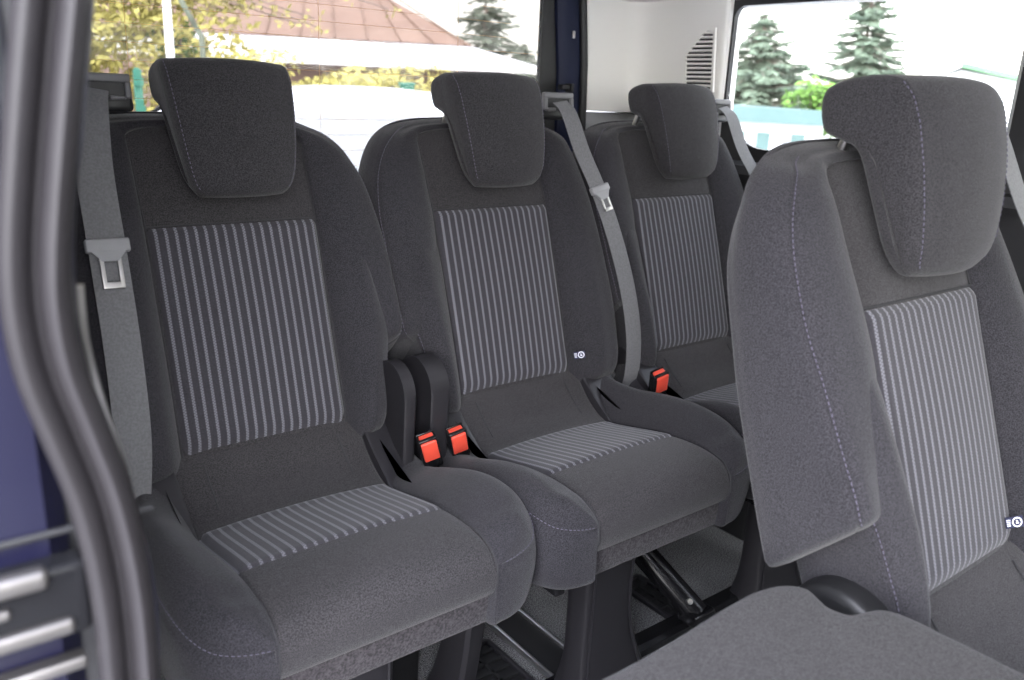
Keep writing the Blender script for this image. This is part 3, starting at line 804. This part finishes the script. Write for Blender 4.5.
# painted navy door frame, rubber seal
rows = []
for z in (.0, .3, .6, .9, 1.0, 1.1, 1.2, 1.3, 1.42):
    xo = interp([(0, .012), (.9, .010), (1.1, .004), (1.3, -.018), (1.42, -.05)], z)
    rows.append([(x+xo, y, z) for x, y in ((1.448, YR+.03), (1.452, YR+.012), (1.462, YR+.004), (1.485, YR-.002), (1.512, YR-.002), (1.520, YR+.01), (1.52, YR+.04), (1.448, YR+.04))])
mb = MB(); add_loft(mb, np.array(rows, float)); t6 = struct(mb.build('trim_6', M['navyd'], smooth=True, angle=30), 'dark navy painted metal edge of the rear door')
mb = MB(); mb.box((1.462, YR-.006, 1.062), (.030, .02, .012), bev=.003); mb.box((1.478, YR-.006, 1.060), (.010, .03, .022), bev=.002); mb.build('latch', M['rubberblk'], t6)
mb = MB(); mb.box((1.484, YR-.005, 1.19), (.008, .004, .018), bev=.001); mb.build('striker', M['chrome'], t6)
path = [(1.522+interp([(0, .012), (.9, .010), (1.1, .004), (1.3, -.018), (1.42, -.05)], z), YR-.006, z) for z in np.linspace(0, 1.40, 16)]
mb = MB(); mb.tube(path, .011, 10); struct(mb.build('trim_7', M['rubberblk']), 'black rubber seal beside the light corner trim')
# right side wall behind the door opening, with a window
sider = lambda y, z, w: (XR-.045+w, y, z)
hole = rrect(.66, 1.55, .96, 1.25, (.05, .05, .03, .03), 8)
mb = MB(); panel_hole(mb, (.505, 1.72, .0, 1.30), hole, sider, .03); struct(mb.build('wall_right', M['darktrim'], smooth=False), 'side wall behind the door opening')
mb = MB(); pane(mb, hole, sider, .02, .024); struct(mb.build('window_4', M['glass'], smooth=False), 'side window behind the door seal')

hole = rrect(-1.30, -.72, .92, 1.25, (.05, .05, .05, .10), 8)  # unseen front door wall, added to keep low light off the seats
mb = MB(); panel_hole(mb, (-1.42, -.62, .0, 1.32), hole, sider, .03); struct(mb.build('wall_right_front', M['darktrim'], smooth=False), 'unseen front door side of the van, added to block low light')
mb = MB(); pane(mb, hole, sider, .01, .014); struct(mb.build('window_5', M['glass'], smooth=False), 'window glass in the added front door wall')
hole = rrect(.22, 1.64, .80, 1.30, (.06, .06, .06, .06), 8)  # unseen panel across the front, added to reduce light from ahead
mb = MB(); panel_hole(mb, (.06, 1.80, .0, 1.40), hole, lambda x, z, w: (x, -1.42+w, z), .03); struct(mb.build('wall_front', M['darktrim'], smooth=False), 'unseen dashboard and windscreen panel, added to cut frontal light')
mb = MB(); pane(mb, hole, lambda x, z, w: (x, -1.42+w, z), .01, .014); struct(mb.build('window_6', M['glass'], smooth=False), 'windscreen')

# ------------------------------------------------------------------ door seal and the open sliding door
Xs = .085
ctr = [(56, -60), (52, 0), (45, 80), (38, 170), (34, 250), (37, 310), (50, 370), (74, 430), (98, 490), (114, 550), (124, 610), (130, 680), (133, 760)]
P = [atY(a, b, .46) for a, b in ctr]
P = [Vector(p) for p in crom([tuple(p) for p in P], 5)]
prof = [(-.0215, 0), (-.020, .008), (-.013, .013), (-.005, .009), (-.001, .002), (.002, .002), (.006, .011), (.014, .016), (.021, .009), (.0225, 0), (.018, -.008), (-.018, -.008)]
mb = MB(); rows = []
for i, p in enumerate(P):
    t = (P[min(i+1, len(P)-1)]-P[max(i-1, 0)]).normalized()
    a = Vector((1, 0, 0)); view = (p-Vector((0, 0, CAMZ))).normalized()
    # the seal sits on the body flange, half turned to the outside
    nrm = Vector((-.25, -.97, 0)); nrm = (nrm-t*nrm.dot(t)).normalized(); wd = t.cross(nrm)
    if wd.x < 0: wd = -wd
    rows.append([tuple(p+wd*u*.74+nrm*v*.9) for u, v in prof])
add_loft(mb, loft(np.array(rows), 1, 3)); 
ds = mb.build('door_seal', M['rubber'], None); tag(ds, 'thick ribbed grey rubber door seal curving down the left edge', 'door seal')
# bare metal flange next to the seal
mb = MB(); pth = [atY(a, b, .52) for a, b in [(84, -40), (79, 40), (71, 130), (64, 200), (63, 270), (70, 340), (86, 400), (103, 450), (122, 500), (138, 550), (148, 610), (152, 700)]]
mb.ribbon(smooth(pth), (.9, -.3, 0), .012, .004); t8 = struct(mb.build('trim_8', M['navy']), 'navy painted metal flange beside the door seal')

mb = MB(); mb.ribbon(smooth([atY(a, b, .512) for a, b in [(80, 285), (86, 340), (100, 395), (118, 448), (127, 475)]]), (.9, -.3, 0), .0035, .003); mb.build('metal_edge', M['chrome'], t8)['label'] = 'bright bare metal edge'
root = empty('sliding_door', (-.02, .62, -.30)); tag(root, 'open navy blue sliding door with a metal latch, left edge', 'vehicle door')
D = Vector(root.location)
yd = .485
mb = MB()
xr = .074
mb.prism([(xr-.36, yd), (xr-.02, yd), (xr-.008, yd+.015), (xr-.008, yd+.05), (xr-.06, yd+.9), (xr-.36, yd+.9)], 'z', -.25, 1.6)
mb.v = [(a-D.x, b-D.y, c-D.z) for a, b, c in mb.v]
dp = mb.build('door_panel', M['navy'], root, smooth=False)
def dq(px, py, off=.0): return atY(px, py, yd-off)
a = dq(0, 612); b = dq(94, 592)
mb = MB(); c = (a+b)/2-D
ang = 0
b.x -= .004; c = Vector((b.x-.11, c.y+D.y, c.z+D.z+.006))-D
mb.box(c+Vector((0, -.006, .000)), (.22, .02, .046), bev=.004); lt = mb.build('latch', M['blackgloss'], root)
mb = MB(); mb.box(c+Vector((-.01, -.016, .020)), (.20, .012, .012), bev=.004); mb.box(c+Vector((-.005, -.016, -.014)), (.21, .010, .010), bev=.003); mb.box(c+Vector((.02, -.016, .004)), (.10, .008, .006), bev=.002)
mb.build('latch_plate', M['steel'], lt)['label'] = 'bright steel latch strips'
mb = MB(); mb.box((-D.x+dq(85, 660).x-.03, yd-.006-D.y, dq(80, 652).z-D.z), (.06, .012, .008), bev=.002); mb.build('striker', M['steel'], root)
mb = MB(); p0 = dq(0, 545)-D; mb.box((p0.x-.04, yd-D.y-.001, p0.z), (.24, .004, .004), bev=.001); mb.build('edge_seam', M['rubberblk'], root)

# ------------------------------------------------------------------ floor fittings
def rail(x, y0, y1, name, label, grp='seat rails in the floor'):
    root = empty(name, (x, (y0+y1)/2, 0)); tag(root, label, 'seat rail', grp)
    Ly = y1-y0
    mb = MB(); mb.box((0, 0, .006), (.075, Ly, .010), bev=.002); mb.build('channel', M['rubberblk'], root)
    for s in (-1, 1):
        mb = MB(); mb.box((s*.037, 0, .011), (.008, Ly, .014), bev=.002); mb.build('edge_strip', M['alu'], root)['label'] = 'bright aluminium edge strip'
    return root
rail(.916, .95, 1.65, 'floor_rail', 'black floor rail with bright edges between the two nearest rear seats')
rail(.57, .95, 1.65, 'floor_rail', 'black floor rail with bright edges under the nearest rear seat')
rail(1.66, .95, 1.65, 'floor_rail', 'black floor rail with a bright edge near the far side wall')
mb = MB(); mb.prism([(.905, .001), (.905, .016), (.915, .022), (.945, .022), (.955, .004)], 'x', .20, 1.69)
o = mb.build('cross_bar', M['blackgloss'], smooth=False); tag(o, 'long black cross bar on the floor in front of the rear seats', 'floor bar')
def floor_vent(x, y, rz, label, sx=.10, sy=.16):
    root = empty('floor_grille', (x, y, .001), rz); tag(root, label, 'floor grille', None)
    mb = MB(); mb.box((0, 0, .002), (sx, sy, .004)); mb.build('base', M['rubberblk'], root)
    mb = MB()
    for dx, dy, a, b in ((-sx/2, 0, .010, sy), (sx/2, 0, .010, sy), (0, -sy/2, sx, .010), (0, sy/2, sx, .010)): mb.box((dx, dy, .006), (a, b, .010), bev=.002)
    mb.build('frame', M['legp'], root)
    mb = MB()
    for k in range(5): mb.box((0, -sy/2+sy*(k+1)/6, .006), (sx, .007, .006))
    mb.box((0, 0, .006), (.006, sy, .006)); mb.build('bars', M['black'], root)
floor_vent(1.235, 1.02, 0, 'slotted black grille in the carpet behind the middle seat leg', .06, .17)
floor_vent(.80, 1.03, 0, 'slotted black grille in the carpet at the bottom edge beside the floor rail', .09, .16)

# ------------------------------------------------------------------ outside
GZ = -.62
mb = MB(); mb.box((20, 40, GZ-.05), (160, 140, .1)); struct(mb.build('ground', M['asphalt'], smooth=False), 'yard outside the van, lightened to bounce light inside')

M.update(
 roofb=plain('brown sheet roof', (.17, .105, .072), .8, var=.25, scale=1.2),
 roofw=plain('pale lower roof', (.50, .48, .47), .8, var=.03),
 brick=plain('brown wall', (.15, .10, .08), .9, var=.2, scale=4),
 carw=plain('silver white car paint', (.50, .51, .52), .25, var=.02, coat=.5),
 cargl=plain('car window glass', (.22, .23, .24), .08, var=.1),
 bushy=leafmat('yellow green leaves', (.36, .32, .10)),
 bushg=leafmat('green leaves', (.085, .16, .03)),
 need=leafmat('dark conifer needles', (.125, .14, .105)),
 needg=leafmat('green conifer needles', (.105, .135, .095)),
 bark=plain('bark', (.14, .11, .09), .9, var=.3, scale=8),
 turq=plain('turquoise sheet metal', (.045, .085, .08), .6, var=.08, scale=2),
 gpost=plain('green fence paint', (.022, .13, .085), .6, var=.05),
 wht=plain('white render wall', (.45, .45, .44), .8, var=.04, scale=2),
 groof=plain('green roof sheets', (.075, .17, .08), .7, var=.1, scale=2),
 grroof=plain('grey roof sheets', (.14, .145, .15), .8, var=.1, scale=2),
 dwin=plain('dark window pane', (.06, .08, .09), .1, var=.1),
 ppl=plain('white painted pole', (.80, .80, .80), .5, var=.02),
)
def out(az, dist, z=GZ):
    a = rad(az); return Vector((dist*sin(a), dist*cos(a), z))
def zel(el, dist): return CAMZ+dist*math.tan(rad(el))

# main house: local u to the right, w away, seen square on at azimuth 27
D0 = 24.; root = empty('house', out(27, D0), -rad(27)); tag(root, 'long low house with brown and white roofs beyond the rear window', 'house')
def hz(el): return zel(el, D0)-GZ
e1, e2 = hz(1.22), hz(2.82); tr = hz(7.5)
mb = MB(); mb.box((-1.5, 4.2, hz(1.2)/2), (12.2, 6.5, hz(1.2))); mb.build('wall', M['brick'], root, smooth=False)
mb = MB()
mb.prism([(-12, e2-.05), (3.45, e2-.05), (3.45, e2+.03), (-12, e2+.03)], 'y', 1.8, 2.0)
V = [(-12, 1.7, e2), (3.55, 1.7, e2), (.2, 5.2, tr), (-9, 5.2, tr), (-12, 8.6, e2), (3.55, 8.6, e2)]
mb.add(V, [(0, 1, 2, 3), (1, 5, 2), (5, 4, 3, 2), (4, 0, 3), (0, 4, 5, 1)])
rf = mb.build('roof', M['roofb'], root, smooth=False)
mb = MB(); V = [(-4.2, 1.75, e2-.02), (3.5, 1.75, e2-.02), (5.6, -.1, e1+.03), (-4.2, -.1, e1), (-4.2, 1.75, e2-.12), (3.5, 1.75, e2-.12), (5.6, -.1, e1-.06), (-4.2, -.1, e1-.09)]
mb.add(V, [(0, 1, 2, 3), (4, 7, 6, 5), (0, 4, 5, 1), (1, 5, 6, 2), (2, 6, 7, 3), (3, 7, 4, 0)]); mb.build('lower_roof', M['roofw'], root, smooth=False)
mb = MB()
for k in range(14):
    x = -9+k*.95; a = Vector((x, 1.66, e2+.03)); b = Vector((min(x*.82-.2, .6), 5.2, tr+.02)); mb.tube([a, b], .025, 5)
mb.build('roof_seam', M['roofb'], rf)
for x in (-3, -.8, 1.6):
    mb = MB(); mb.box((x, .93, e1*.55), (.9, .06, .9)); mb.build('window', M['dwin'], root, smooth=False)

# parked car behind the van
D1 = 5.2; root = empty('parked_car', out(22, D1), -rad(22)-rad(6)); tag(root, 'pale silver car parked behind the van, seen between the headrests', 'car')
def carsec(x, pts): return [(x, y, z) for y, z in pts]
roofz = 1.64
pf = [(-2.0, .35), (-2.05, .7), (-1.95, .95), (-1.05, 1.05), (-.45, 1.52), (.1, 1.62), (.9, 1.62), (1.6, 1.5), (2.0, 1.05), (2.05, .6), (2.0, .35)]
# car length runs along local x; width along y
rings = []
for w, k in ((-.86, .90), (-.84, .97), (-.70, 1.), (0, 1.015), (.70, 1.), (.84, .97), (.86, .90)):
    rings.append([(a, w*(1 if b < 1.0 else 1-.16*(b-1.0)/.62), .35+(b-.35)*k) for a, b in pf])
mb = MB(); add_loft(mb, loft(rings, 2, 4)); mb.build('body', M['carw'], root)
mb = MB()
for s in (-1, 1):
    for pts in (((-.95, 1.06), (-.42, 1.45), (-.02, 1.52), (-.02, 1.06)), ((.05, 1.06), (.05, 1.52), (.8, 1.52), (1.5, 1.40), (1.72, 1.06))):
        y = lambda b: s*(.872-.16*.84*(b-1.0)/.62*.97)
        mb.prism([(a, b) for a, b in pts], 'y', -.005, .005)
        n = 2*len(pts)
        for j in range(len(mb.v)-n, len(mb.v)): q = mb.v[j]; mb.v[j] = (q[0], y(q[2])+q[1], q[2])
mb.build('side_window', M['cargl'], root, smooth=False)
mb = MB(); V = []
for a, b, w in ((-1.06, 1.065, .66), (-.47, 1.515, .58)): V += [(a-.012, -w, b+.012), (a-.012, w, b+.012)]
mb.add(V, [(0, 1, 3, 2)]); mb.build('windscreen', M['cargl'], root, smooth=False)
for x in (-1.35, 1.3):
    for s in (-1, 1):
        mb = MB(); rings = [[(x+.33*k*cos(a), s*w, .33+.33*k*sin(a)) for a in np.linspace(0, 2*math.pi, 25)[:-1]] for w, k in ((.66, .9), (.68, 1), (.85, 1), (.875, .9), (.87, .6))]
        add_loft(mb, np.array(rings)); mb.build('wheel', M['rubberblk'], root)

def leaf_cloud(mb, c, rx, ry, rz, n, size, seed=0, shell=.35):
    rnd = random.Random(seed)
    for _ in range(n):
        while True:
            p = Vector((rnd.uniform(-1, 1), rnd.uniform(-1, 1), rnd.uniform(-1, 1)))
            if shell < p.length < 1: break
        q = Vector((c[0]+p.x*rx, c[1]+p.y*ry, c[2]+p.z*rz)); s = size*rnd.uniform(.6, 1.4)
        a = Vector((rnd.gauss(0, 1), rnd.gauss(0, 1), rnd.gauss(0, 1))).normalized(); b = a.orthogonal().normalized()
        mb.add([q-a*s, q+b*s*.5, q+a*s, q-b*s*.5], [(0, 1, 2, 3)])
def bush(az, dist, zc, rx, rz, n, size, mat, label, seed, grp='bushes behind the van', blobs=6, spread=.6):
    p = out(az, dist); root = empty('bush', p); tag(root, label, 'bush', grp)
    rnd = random.Random(seed); mb = MB()
    for k in range(blobs):
        c = (rnd.uniform(-spread, spread)*rx, rnd.uniform(-spread, spread)*rx*.6, zc-GZ+rnd.uniform(-spread, spread)*rz)
        leaf_cloud(mb, c, rx*.55, rx*.5, rz*.55, n//blobs, size, seed*31+k)
    mb.build('foliage', mat, root, smooth=False, recalc=False)
    mb = MB(); top = zc-GZ
    for k in range(5):
        a = rnd.uniform(0, 6.28); mb.tube([(0, 0, 0), (cos(a)*rx*.25, sin(a)*rx*.25, top*.6), (cos(a)*rx*.6, sin(a)*rx*.5, top+rz*.5)], [.05, .035, .012], 6)
    mb.build('stem', M['bark'], root)
bush(12.6, 9.5, zel(1.2, 9.5), 1.45, 1.45, 11000, .05, M['bushy'], 'tall yellow green bush at the left of the rear window', 3, blobs=14, spread=.75)
bush(20.5, 17.0, zel(.1, 17), 1.1, .55, 1000, .07, M['bushy'], 'low yellowish bush right of the white pole', 5)
bush(28.0, 18.0, zel(.2, 18), 1.6, .50, 1500, .07, M['bushy'], 'yellow green hedge bush in front of the brown wall', 8)
bush(17.2, 10.0, zel(1.1, 10), .35, .36, 420, .04, M['bushg'], 'fresh green shrub right beside the white pole', 11)
bush(57.0, 22.0, zel(-.5, 22), .95, .75, 800, .10, M['bushg'], 'pale green bush outside the side window between the two conifers', 14)

def overhang(seed):
    rnd = random.Random(seed); p = out(19, 9.5); root = empty('tree', p, 0); tag(root, 'thin leafy branches hanging in front of the brown roof', 'tree')
    mb = MB(); br = MB()
    base = Vector((-3.2, .6, 0)); topz = zel(7.0, 9.5)-GZ
    br.tube([base, base+Vector((-.1, .2, topz*.6)), base+Vector((.2, .3, topz))], [.09, .07, .05], 7)
    for k in range(15):
        a0 = base+Vector((.1, .25, topz*rnd.uniform(.9, 1.05)))
        e = out(rnd.uniform(17, 30), 9.5)-p; e.z = zel(rnd.uniform(2.6, 5.3), 9.5)-GZ
        mid = (a0+e)/2+Vector((0, 0, .25)); path = smooth([a0, mid, e], 6); br.tube(path, .006, 5)
        for q in path[5:]:
            leaf_cloud(mb, q, .13, .13, .09, 7, .035, rnd.randint(0, 9999), 0)
    mb.build('foliage', M['bushy'], root, smooth=False, recalc=False); br.build('trunk', M['bark'], root)
overhang(4)

def conifer(az, dist, eltop, zbase_w, label, mat, seed, dens=1., sparse=0., grp='conifers', n=46):
    p = out(az, dist); H = zel(eltop, dist)-GZ; root = empty('conifer_tree', p); tag(root, label, 'tree', grp)
    rnd = random.Random(seed); mb = MB(); br = MB()
    br.tube([(0, 0, 0), (0, 0, H*.5), (0, 0, H*.98)], [H*.022, H*.014, .01], 8)
    for k in range(n):
        f = (k+rnd.random())/n; z = H*(.12+.86*f); L = zbase_w*(1-f)**.75*rnd.uniform(.65, 1.15)*(1 if rnd.random() > sparse else .45)+.08
        for j in range(rnd.randint(3, 5)):
            a = rnd.uniform(0, 6.28); d = Vector((cos(a), sin(a), rnd.uniform(-.45, .22))); e = Vector((0, 0, z))+d*L
            br.tube([(0, 0, z), tuple(Vector((0, 0, z)).lerp(e, .6)+Vector((0, 0, .02*L))), tuple(e)], [.03, .018, .005], 4)
            m = max(4, int(L*20*dens))
            for i in range(m):
                q = Vector((0, 0, z)).lerp(e, (i+rnd.random())/m*.92+.08); wdt = (.30*L*(1-.55*i/m)+.05)*rnd.uniform(.6, 1.15)
                for s in (-1, 1):
                    side_ = Vector((-sin(a), cos(a), 0))*s; tip = q+side_*wdt*rnd.uniform(.4, 1.)+d*wdt*.5+Vector((0, 0, -rnd.uniform(.0, .35)*wdt))
                    nn = Vector((rnd.uniform(-.03, .03), rnd.uniform(-.03, .03), rnd.uniform(.03, .065)*max(.6, dist/28)))
                    mb.add([q-nn*.5, q+nn*.6, tip+nn*.2, tip-nn*.4], [(0, 1, 2, 3)])
    mb.build('foliage', mat, root, smooth=False, recalc=False); br.build('trunk', M['bark'], root)
conifer(35.6, 39, 7.2, 3.2, 'sparse tall conifer rising behind the house roof', M['need'], 2, .9, .35)
conifer(40.6, 46, 4.6, 2.2, 'conifer partly hidden by the rear door frame', M['need'], 9, 1., .2)
conifer(38.2, 54, 3.0, 2.6, 'low distant conifer at the right end of the white roof', M['need'], 12, 1., .1)
conifer(53.3, 32, 5.3, 2.6, 'broad full conifer at the left of the side window', M['needg'], 5, 1.5, 0., n=60)
conifer(59.3, 34, 7.6, 2.15, 'slender conifer in the middle of the side window', M['needg'], 6, 1.4, .05, n=60)

# posts
p = out(14.2, 6.5); mb = MB(); h = zel(.2, 6.5)-GZ
mb.prism([(-.024, -.02), (.024, -.02), (.024, .02), (-.024, .02)], 'z', 0, h); mb.box((0, 0, h), (.05, .03, .03), taper=.5)
for k in range(4): mb.box((0, -.022, h-.08-.18*k), (.062, .02, .05))
o = mb.build('fence_post', M['gpost'], smooth=False); o.location = p; tag(o, 'turquoise green fence post left of the nearest headrest', 'post')
p = out(30.6, 15); mb = MB(); h = zel(.05, 15)-GZ; mb.box((0, 0, h/2), (.24, .10, h), bev=.02); mb.box((0, 0, h), (.28, .14, .06), bev=.02)
o = mb.build('fence_post', M['gpost'], smooth=False); o.location = p; tag(o, 'small green post before the hedge bush', 'post')
p = out(16.15, 8.5); mb = MB(); mb.tube([(0, 0, 0), (0, 0, 2.0), (0, 0, 4.2)], [.040, .037, .033], 12); mb.tube([(0, 0, 0), (0, 0, .25)], .08, 12)
o = mb.build('pole', M['ppl']); o.location = p; tag(o, 'white painted pole behind the rear window', 'pole')
p = out(17.4, 7.5); mb = MB(); a0 = out(16.8, 7.5)-p; a0.z = zel(4.6, 7.5)-GZ; a1 = out(18.0, 7.5)-p; a1.z = zel(2.3, 7.5)-GZ
mb.tube([a0+(a0-a1)*.8, a0, a1, a1+Vector((.02, 0, -1.2)), a1+Vector((.02, 0, -a1.z))], [.022, .022, .022, .02, .02], 8)
o = mb.build('stay_pole', M['need']); o.location = p; tag(o, 'thin dark leaning stay beside the white pole', 'pole')

# side window: turquoise kiosk, white houses
D2 = 20.; root = empty('kiosk', out(54.6, D2), -rad(54.6)); tag(root, 'small white building with a turquoise fascia in the side window', 'building')
w = 1.15
mb = MB(); mb.box((0, 1.2, .75), (2*w-.2, 2.2, 1.5)); mb.build('wall', M['wht'], root, smooth=False)
zt = zel(-.35, D2)-GZ; zb = zel(-1.35, D2)-GZ
mb = MB(); mb.prism([(-w-.05, zb), (w, zb), (w, zt-.05), (-w-.05, zt)], 'y', -.15, 2.5); mb.build('fascia', M['turq'], root, smooth=False)
mb = MB()
for x in (-.75, -.2, .55): mb.box((x, .06, .62), (.28, .06, .72))
mb.build('window', M['turq'], root, smooth=False)
mb = MB(); mb.box((.3, .06, .6), (.14, .06, .8)); mb.build('door', M['grroof'], root, smooth=False)
D3 = 23.; root = empty('shed', out(60.0, D3), -rad(59)); tag(root, 'white shed with a grey roof edge behind the large front headrest', 'building')
zt = zel(-.85, D3)-GZ
mb = MB(); mb.box((0, 1.5, (zt-.1)/2), (2.6, 3, zt-.1)); mb.build('wall', M['wht'], root, smooth=False)
mb = MB(); mb.prism([(-1.45, zt-.12), (1.4, zt+.05), (1.4, zt+.17), (-1.45, zt-.03)], 'y', -.15, 3.1); mb.build('roof', M['grroof'], root, smooth=False)
D4 = 30.; root = empty('house', out(66.2, D4), -rad(66.2)); tag(root, 'white gabled house with a green roof at the right of the side window', 'house')
g = lambda el: zel(el, D4)-GZ
zr, ze = g(2.35), g(1.1)
mb = MB(); mb.prism([(-1.9, 0), (2.4, 0), (2.4, ze), (-.75, zr-.08), (-1.9, ze+.2)], 'y', 0, 7); mb.build('wall', M['wht'], root, smooth=False)
mb = MB(); mb.prism([(-.78, zr-.02), (2.7, ze-.1), (2.7, ze+.06), (-.78, zr+.12)], 'y', -.3, 7.3); mb.build('roof', M['groof'], root, smooth=False)
mb = MB(); mb.prism([(-2.2, ze+.05), (-.78, zr-.02), (-.78, zr+.06), (-2.2, ze+.12)], 'y', -.2, 7.2); mb.build('roof', M['wht'], root, smooth=False)
mb = MB(); mb.tube([(-1.9, .4, zr-.4), (-1.9, .4, zr+.6)], .02, 6); mb.build('antenna', M['grroof'], root)

# ------------------------------------------------------------------ light
w = bpy.data.worlds.new('overcast sky'); scn.world = w; w.use_nodes = True; nt = w.node_tree
bg = nt.nodes['Background']
tc = node(nt, 'ShaderNodeTexCoord'); sp = node(nt, 'ShaderNodeSeparateXYZ'); lnk(nt, tc.outputs['Generated'], sp.inputs[0])
# whiter towards the horizon, cooler overhead
f = mth(nt, 'MULTIPLY', sp.outputs[2], 1.0, clamp=True)
# overcast sky: three times as bright overhead as at the horizon
# and brightest where the sun stands behind the cloud, on the door side
vd = node(nt, 'ShaderNodeVectorMath', operation='DOT_PRODUCT'); lnk(nt, tc.outputs['Generated'], vd.inputs[0])
vd.inputs[1].default_value = Vector((-.48, -.70, .53)).normalized()
lobe = node(nt, 'ShaderNodeMapRange'); lobe.interpolation_type = 'SMOOTHSTEP'; lnk(nt, vd.outputs['Value'], lobe.inputs[0])
lobe.inputs[1].default_value = .55; lobe.inputs[2].default_value = 1.0; lobe.inputs[3].default_value = 0; lobe.inputs[4].default_value = 9.0
lnk(nt, mth(nt, 'ADD', mth(nt, 'MULTIPLY', mth(nt, 'ADD', mth(nt, 'MULTIPLY', f, 2.4), 1.0), 1.8), lobe.outputs[0]), bg.inputs[1])
lnk(nt, mixc(nt, f, (1.0, .97, .92), (.70, .76, 1.0)), bg.inputs[0])
scn.view_settings.view_transform = 'Standard'; scn.view_settings.look = 'None'
scn.view_settings.gamma = 1; scn.view_settings.use_curve_mapping = False
scn.view_settings.exposure = 1.02
scn.cycles.use_denoising = True
scn.cycles.max_bounces = 8; scn.cycles.transparent_max_bounces = 16
